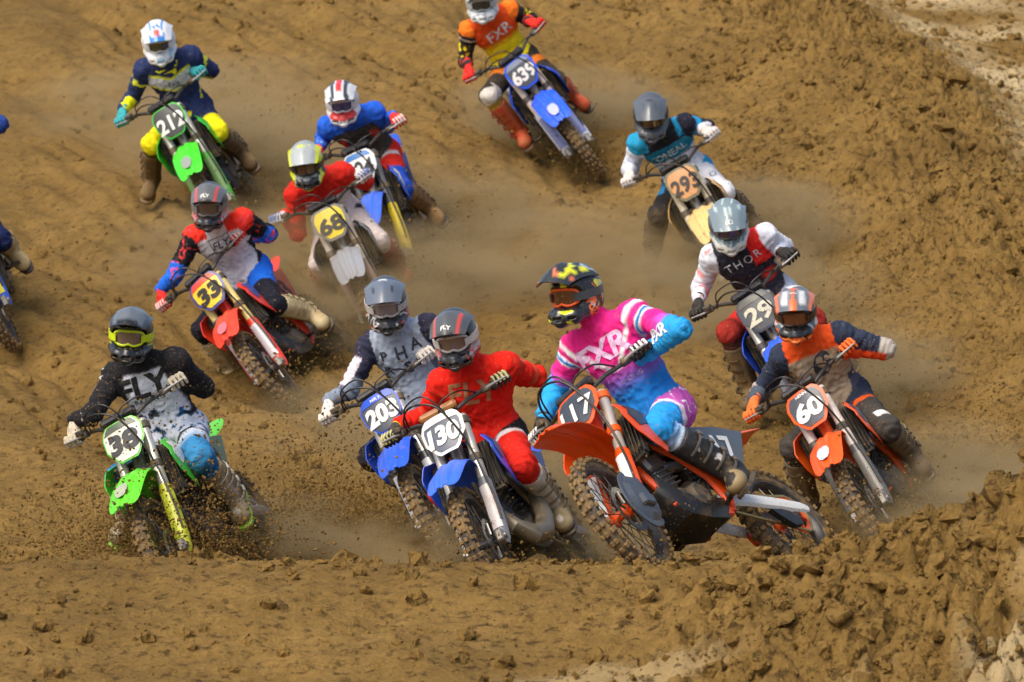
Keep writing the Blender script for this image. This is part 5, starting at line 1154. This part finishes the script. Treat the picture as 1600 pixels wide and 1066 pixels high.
     arm=[dict(text='O', a='hL', b='kL', t=.62, size=.05, rgb=(60, 66, 80), face=(.6, .5, .8), bold=.0)],
     helmet=dict(base=(78, 84, 92), paint=plain, peak=(84, 92, 100), ppaint=lambda P_, V: P_.on(band(((V[:, 0] - .13) / .06) ** 2 + (V[:, 1] / .05) ** 2, .75, 1.2, .05) * (V[:, 0] < .15), (52, 58, 66)), goggle=(50, 48, 44), lens=(84, 66, 48)))),
 '29': dict(seed=12, bold=.03, shear=.06, col=dict(side=(40, 60, 130), plastic=(32, 84, 214), plate=(74, 78, 84), plate_edge=(66, 72, 88), plate_top=(92, 92, 84), digits=(206, 202, 180), guard=(90, 92, 110), guardgfx=(140, 140, 150), gfx=(80, 100, 190), fender=(40, 98, 236), full=True), nametext=2, name=None,
   label='blue motocross bike numbered 29 between the rider in pink and bike 60',
   rider=dict(label='rider in navy jersey with white sleeves and plain grey helmet, right of centre', base=(44, 46, 58), paint=p29, head=(-4, 34, 8), glove=(46, 46, 46), boot=(86, 70, 48), shin=(92, 76, 54),
     chest=[dict(text='THOR', size=.055, rgb=(206, 210, 220), bold=.0, v=.87, u=-.005, ang=.12, space=1.35)],
     helmet=dict(base=(118, 136, 142), paint=h29, peak=(122, 140, 148), ppaint=pk29, goggle=(90, 96, 100), lens=(86, 70, 92), letters=[('6D', .0, .185, .03, (230, 232, 230), 0, .01)]))),
 '0': dict(seed=13, col=dict(side=(40, 60, 130), plastic=(40, 80, 190), plate=(70, 76, 90), plate_edge=(40, 80, 190), digits=WHT, guard=(50, 92, 200), guardgfx=(214, 206, 60), gfx=(60, 90, 190)),
   label='blue motocross bike mostly cut off by the left edge of the picture',
   rider=dict(label='rider in dark blue trousers and cream boots cut off by the left edge', base=(28, 60, 130), paint=p0, head=(0, 20, 6), glove=(40, 50, 80), boot=(196, 172, 120), shin=(190, 168, 120), toe=(206, 184, 132),
     helmet=dict(base=(210, 212, 214), paint=plain, peak=(60, 90, 170), goggle=(40, 40, 42)))),
}
for k_, sp in SPEC.items():
    R_, T_ = bike_matrix(POSE[k_]); sp['M'] = m4(R_, T_); sp['steer'] = POSE[k_][6]; sp['num'] = k_; sp['J'] = JOINTS[k_]; sp['spin'] = sp['seed'] * .7
    if sp.get('nametext') == 1: sp['col']['nametext'] = (226, 230, 240)
    make_bike(sp); make_rider(sp)
# ------------------------------------------------------------------ loose clods and flying dirt
CLODS = [clod_mesh(i) for i in range(8)]
def place_clod(x, y, r, label, i, sink=.35):
    o = add_obj('dirt_clod', CLODS[i % 8], M_clod); z = float(ground_z(np.array([x]), np.array([y]))[0])
    o.location = (x, y, z + r * (.62 - sink)); o.scale = (r * random.uniform(.9, 1.2), r * random.uniform(.85, 1.15), r * random.uniform(.8, 1.1)); o.rotation_euler = (random.uniform(-.4, .4), random.uniform(-.4, .4), random.uniform(0, 6.28))
    tag(o, label, 'clod', 'lumps of dirt on the banks'); return o
def at(px, py, d):
    x = (px - 800) / 8889 * d; v = -(py - 533) / 8889 * d; return x, d * math.cos(CAMP) + v * math.sin(CAMP)
def stuff_points(name, pts, rads, mats_, label, cat, meshes):
    """one object: a cloud of points, each carrying a lump"""
    sc3 = np.asarray(rads)[:, None] * RNG.uniform(.55, 1.35, (len(pts), 3))
    me = bpy.data.meshes.new(name); me.vertices.add(len(pts)); me.vertices.foreach_set('co', np.asarray(pts, np.float32).ravel()); me.update()
    a = me.attributes.new('radius', 'FLOAT_VECTOR', 'POINT'); a.data.foreach_set('vector', sc3.astype(np.float32).ravel())
    r_ = me.attributes.new('turn', 'FLOAT_VECTOR', 'POINT'); r_.data.foreach_set('vector', RNG.uniform(0, 6.28, (len(pts), 3)).astype(np.float32).ravel())
    o = bpy.data.objects.new(name, me); COL.objects.link(o); tag(o, label, cat, kind='stuff')
    ng = bpy.data.node_groups.new(name, 'GeometryNodeTree'); ng.interface.new_socket('Geometry', in_out='INPUT', socket_type='NodeSocketGeometry'); ng.interface.new_socket('Geometry', in_out='OUTPUT', socket_type='NodeSocketGeometry')
    N = ng.nodes.new; L = ng.links.new; gi = N('NodeGroupInput'); go = N('NodeGroupOutput')
    ico = N('GeometryNodeMeshIcoSphere'); ico.inputs['Radius'].default_value = 1; ico.inputs['Subdivisions'].default_value = meshes
    sp_ = N('GeometryNodeSetPosition'); nz = N('ShaderNodeTexNoise'); nz.inputs['Scale'].default_value = 1.3
    vm = N('ShaderNodeVectorMath'); vm.operation = 'SUBTRACT'; vm.inputs[1].default_value = (.5, .5, .5); L(nz.outputs['Color'], vm.inputs[0])
    vk = N('ShaderNodeVectorMath'); vk.operation = 'SCALE'; vk.inputs['Scale'].default_value = 2.2; L(vm.outputs[0], vk.inputs[0]); L(ico.outputs[0], sp_.inputs['Geometry']); L(vk.outputs[0], sp_.inputs['Offset'])
    sm = N('GeometryNodeSetMaterial'); sm.inputs['Material'].default_value = mats_; L(sp_.outputs[0], sm.inputs['Geometry'])
    ip = N('GeometryNodeInstanceOnPoints'); ra = N('GeometryNodeInputNamedAttribute'); ra.data_type = 'FLOAT_VECTOR'; ra.inputs['Name'].default_value = 'radius'
    tu = N('GeometryNodeInputNamedAttribute'); tu.data_type = 'FLOAT_VECTOR'; tu.inputs['Name'].default_value = 'turn'
    L(gi.outputs[0], ip.inputs['Points']); L(sm.outputs[0], ip.inputs['Instance']); L(ra.outputs[0], ip.inputs['Scale']); L(tu.outputs[0], ip.inputs['Rotation']); L(ip.outputs[0], go.inputs[0])
    md = o.modifiers.new('scatter', 'NODES'); md.node_group = ng; me.materials.append(mats_); return o
def scatter_ground(n, x0, x1, y0, y1, r0, r1, dens, name, label):
    x = RNG.uniform(x0, x1, n); y = RNG.uniform(y0, y1, n); keep = RNG.uniform(size=n) < dens(x, y); x, y = x[keep], y[keep]
    r = r0 * (r1 / r0) ** (RNG.uniform(size=len(x)) ** 5.5); z = ground_z(x, y) + r * .25
    return np.stack([x, y, z], 1), r
def dens_all(x, y):
    p = np.stack([x, y, 0 * x], 1); bb, dd = berm_b(x, y); bf = berm_f(x, y)
    return np.clip(.3 + .6 * perlin(p * .8 + 40) + 1.2 * np.exp(-((dd + .1) / .5) ** 2) * (y > 33) + 1.2 * np.clip(bf / .3, 0, 1), .03, 1) * (1 - .6 * smooth_zone(x, y))
pa, ra_ = scatter_ground(110000, -3.6, 4.6, 23.5, 56, .006, .05, dens_all, '', '')
pb, rb_ = scatter_ground(5000, .2, 3.2, 23.4, 25.9, .005, .05, lambda x, y: np.clip(berm_f(x, y) / .25, 0, 1), '', '')
stuff_points('dirt_crumbs', np.vstack([pa, pb]), np.concatenate([ra_, rb_]), M_clod, 'loose brown crumbs of soil strewn over the whole track', 'soil', 2)
BIG = [(1240, 34, 51, .10, 'dark lump on the far bank nearest the top edge'), (1325, 58, 49.5, .085, 'dark lump on the far bank beside the pale puddle'), (1420, 88, 47.5, .15, 'largest dark lump on the crest of the far bank'), (1392, 76, 47.8, .06, 'small lump touching the largest lump on the bank'),
       (1495, 152, 45, .10, 'dark lump on the bank crest below the pale strip'), (1532, 156, 45, .06, 'rounded lump at the edge of the pale strip'), (1428, 160, 45.5, .06, 'lump on the inner face of the far bank'), (1474, 218, 43, .075, 'flat lump halfway down the inner bank face'), (1478, 236, 42.6, .08, 'shaded lump under the flat lump on the bank'), (1476, 268, 42, .08, 'pale topped lump low on the bank face'),
       (1265, 153, 46, .04, 'lone small clod on the track above the right riders'), (1302, 117, 47, .035, 'lone small clod below the bank near the top')]
for i, (px, py, d, r, lb) in enumerate(BIG):
    x, y = at(px, py, d); place_clod(x, y, r, lb, i)
BIGF = [(1150, 842, 25.3, .07), (1195, 828, 25.2, .06), (1260, 800, 25.1, .09), (1330, 778, 25.1, .08), (1390, 762, 25.0, .10), (1440, 752, 25.0, .08), (1500, 742, 24.9, .09), (1560, 722, 24.9, .10), (1300, 830, 24.8, .07), (1470, 800, 24.6, .09), (1545, 790, 24.6, .08), (1380, 850, 24.6, .08), (1220, 880, 24.7, .07), (1100, 905, 24.8, .06), (1010, 925, 24.8, .05), (1310, 900, 24.4, .07)]
NMF = ['lowest', 'second', 'third', 'fourth', 'fifth', 'sixth', 'seventh', 'topmost']
for i, (px, py, d, r) in enumerate(BIGF):
    x, y = at(px, py, d); lb = '%s big clod along the ridge of the near mound, counted from the left' % NMF[i] if i < 8 else '%s clod on the slope of the near mound facing the viewer' % ['pale', 'broad upper', 'rightmost', 'central', 'left', 'small low', 'farthest left', 'lower middle'][i - 8]
    place_clod(x, y, r, lb, i + 3, .45)
# ---- roost thrown by the wheels
def roost(p, R_, T_, src, n, vmin, vmax, spread, backw, upw, side, rmin, rmax, seed, tmax=.42):
    rg = np.random.default_rng(seed); o = R_ @ np.array(src) + T_
    fw = R_ @ np.array([1., 0, 0]); fw[2] = 0; fw = norm(fw); rt = np.array([fw[1], -fw[0], 0])          # rt: the bike's right, the inside of the turn
    d = -fw * backw + np.array([0, 0, upw]) + rt * side; d = norm(d)
    dirs = d + rg.normal(size=(n, 3)) * spread; dirs /= np.linalg.norm(dirs, axis=1)[:, None]
    v = rg.uniform(vmin, vmax, n); t = rg.uniform(0, 1, n) ** .8 * tmax; clump = 1 + .25 * np.sin(t * 60 + dirs[:, 0] * 40)
    Pn = o + rg.normal(size=(n, 3)) * np.array([.05, .05, .03]) + dirs * (v * t * clump)[:, None] + np.array([0, 0, -4.9]) * (t ** 2)[:, None]
    z = ground_z(Pn[:, 0], Pn[:, 1], False); k = Pn[:, 2] > z - .01; Pn = Pn[k]
    return Pn, rmin * (rmax / rmin) ** (rg.uniform(size=len(Pn)) ** 3.2)
ROOST = {'117': (700, 500), '130': (6000, 6000), '203': (9000, 9000), '38': (40000, 90000), '60': (24000, 26000), '33': (9000, 7000), '212': (9000, 6000), '104': (8000, 7000), '68': (9000, 8000), '639': (12000, 7000), '293': (18000, 12000), '29': (14000, 12000), '0': (1500, 1000)}
for i, (k_, (nr, nf)) in enumerate(ROOST.items()):
    R_, T_ = bike_matrix(POSE[k_]); A = []; B = []
    for src, n_, a in (((-.80, 0, .06), nr, dict(vmin=1.5, vmax=5.5, spread=.30, backw=1., upw=.62, side=-.15)), ((.70, 0, .05), nf, dict(vmin=.4, vmax=3.0, spread=.55, backw=.25, upw=.62, side=.5)), ((-.2, 0, .1), nr // 2, dict(vmin=.4, vmax=2.2, spread=.7, backw=.4, upw=.8, side=.2))):
        if k_ == '38' and src[0] > 0: src, a = (.55, -.05, .16), dict(a, vmin=.6, vmax=4.2, upw=.8, spread=.75, side=.5)
        p_, r_ = roost(None, R_, T_, src, n_, rmin=.0020, rmax=.010, seed=100 + i, **a); A.append(p_); B.append(r_)
    who = {'0': 'cut off by the left edge'}.get(k_, 'numbered ' + k_)
    stuff_points('flying_dirt', np.vstack(A), np.concatenate(B), M_clod, 'spray of dirt thrown up by the wheels of the bike ' + who, 'dirt spray', 1)
# ------------------------------------------------------------------ dust hanging behind and around the wheels: real volumes
def dust_material(dens, seed):
    m = bpy.data.materials.new('dust'); m.use_nodes = True; t = m.node_tree; t.nodes.clear(); N = t.nodes.new; L = t.links.new
    out = N('ShaderNodeOutputMaterial'); pv = N('ShaderNodeVolumePrincipled'); pv.inputs['Color'].default_value = (.84, .60, .29, 1); pv.inputs['Anisotropy'].default_value = .2
    tc = N('ShaderNodeTexCoord'); ln = N('ShaderNodeVectorMath'); ln.operation = 'LENGTH'; L(tc.outputs['Object'], ln.inputs[0])
    fo = N('ShaderNodeMapRange'); fo.interpolation_type = 'SMOOTHSTEP'; fo.inputs[1].default_value = 1; fo.inputs[2].default_value = .15; L(ln.outputs['Value'], fo.inputs[0])
    nz = N('ShaderNodeTexNoise'); nz.inputs['Scale'].default_value = 2.6; nz.inputs['Detail'].default_value = 3; nz.inputs['Roughness'].default_value = .6
    ad = N('ShaderNodeVectorMath'); ad.operation = 'ADD'; ad.inputs[1].default_value = (seed * 3.1, seed * 1.7, 0); L(tc.outputs['Object'], ad.inputs[0]); L(ad.outputs[0], nz.inputs['Vector'])
    nr = N('ShaderNodeMapRange'); nr.inputs[1].default_value = .40; nr.inputs[2].default_value = .68; L(nz.outputs[0], nr.inputs[0])
    mu = N('ShaderNodeMath'); mu.operation = 'MULTIPLY'; L(fo.outputs[0], mu.inputs[0]); L(nr.outputs[0], mu.inputs[1])
    m2 = N('ShaderNodeMath'); m2.operation = 'MULTIPLY'; m2.inputs[1].default_value = dens; L(mu.outputs[0], m2.inputs[0]); L(m2.outputs[0], pv.inputs['Density']); L(pv.outputs[0], out.inputs['Volume'])
    return m
_bm = bmesh.new(); bmesh.ops.create_icosphere(_bm, subdivisions=3, radius=1.0); DUSTM = bpy.data.meshes.new('dust_cloud'); _bm.to_mesh(DUSTM); _bm.free()
DUSTS = {'38': [((-.7, 0, .2), (.8, .9, .36), 7.5), ((.6, -.25, .12), (.8, .7, .34), 15)], '60': [((-.6, 0, .3), (.8, .9, .45), 9.0), ((.5, 0, .1), (.6, .6, .3), 6.0)], '203': [((-.7, 0, .3), (.8, .9, .4), 7.5)], '130': [((-.9, 0, .3), (.7, .8, .35), 4.5)], '33': [((-1.0, 0, .3), (1., 1., .45), 6.0)],
         '68': [((-.9, 0, .3), (1., 1., .5), 6.0)], '104': [((-1.0, 0, .3), (1.1, 1.2, .5), 6.0)], '212': [((-1.0, 0, .3), (1.3, 1.4, .55), 6.0)], '639': [((-.9, 0, .2), (1.2, 1.3, .5), 6.8)], '293': [((-.5, 0, .35), (1., 1.1, .5), 7.5)], '29': [((-.4, 0, .3), (.9, .9, .5), 6.8)]}
for i, (k_, lst) in enumerate(DUSTS.items()):
    R_, T_ = bike_matrix(POSE[k_])
    for j, (p_, r_, dn) in enumerate(lst):
        c_ = R_ @ np.array([p_[0], p_[1], 0]) + T_ + np.array([0, 0, p_[2]])
        o = add_obj('dust_cloud', DUSTM, dust_material(dn, i * 2 + j)); o.location = c_; o.scale = r_; o.rotation_euler = (0, 0, i * .7)
        tag(o, 'thin brown dust hanging %s the bike numbered %s' % ('behind' if j == 0 else 'in front of', k_), 'dust', kind='stuff')
BANKS = [((-1.9, 40.5), (2.2, 1.3, .5), 2.4, 'long low dust bank on the left side of the track'), ((.3, 40.5), (1.7, 1.6, .5), 2.7, 'dust bank hanging behind the middle of the pack'), ((-.6, 35.2), (1.6, 1.3, .4), 3.3, 'dust bank between the red bike and the near riders'), ((1.5, 38.6), (1.2, 1.3, .5), 3.0, 'dust bank behind the rider in pink'), ((-2.6, 45.5), (2.4, 1.6, .5), 2.2, 'dust bank beside the rearmost green bike'), ((2.6, 31.6), (.9, .9, .45), 3.9, 'dust bank in front of the right orange bike'), ((-.3, 30.9), (.9, .8, .35), 3.3, 'dust bank low between the green and blue bikes')]
for i, ((x_, y_), r_, dn, lb) in enumerate(BANKS):
    o = add_obj('dust_cloud', DUSTM, dust_material(dn, 40 + i)); o.location = (x_, y_, float(ground_z(np.array([x_]), np.array([y_]), False)[0]) + r_[2] * .55); o.scale = r_; o.rotation_euler = (.1, 0, -1.1)
    tag(o, lb, 'dust', kind='stuff')
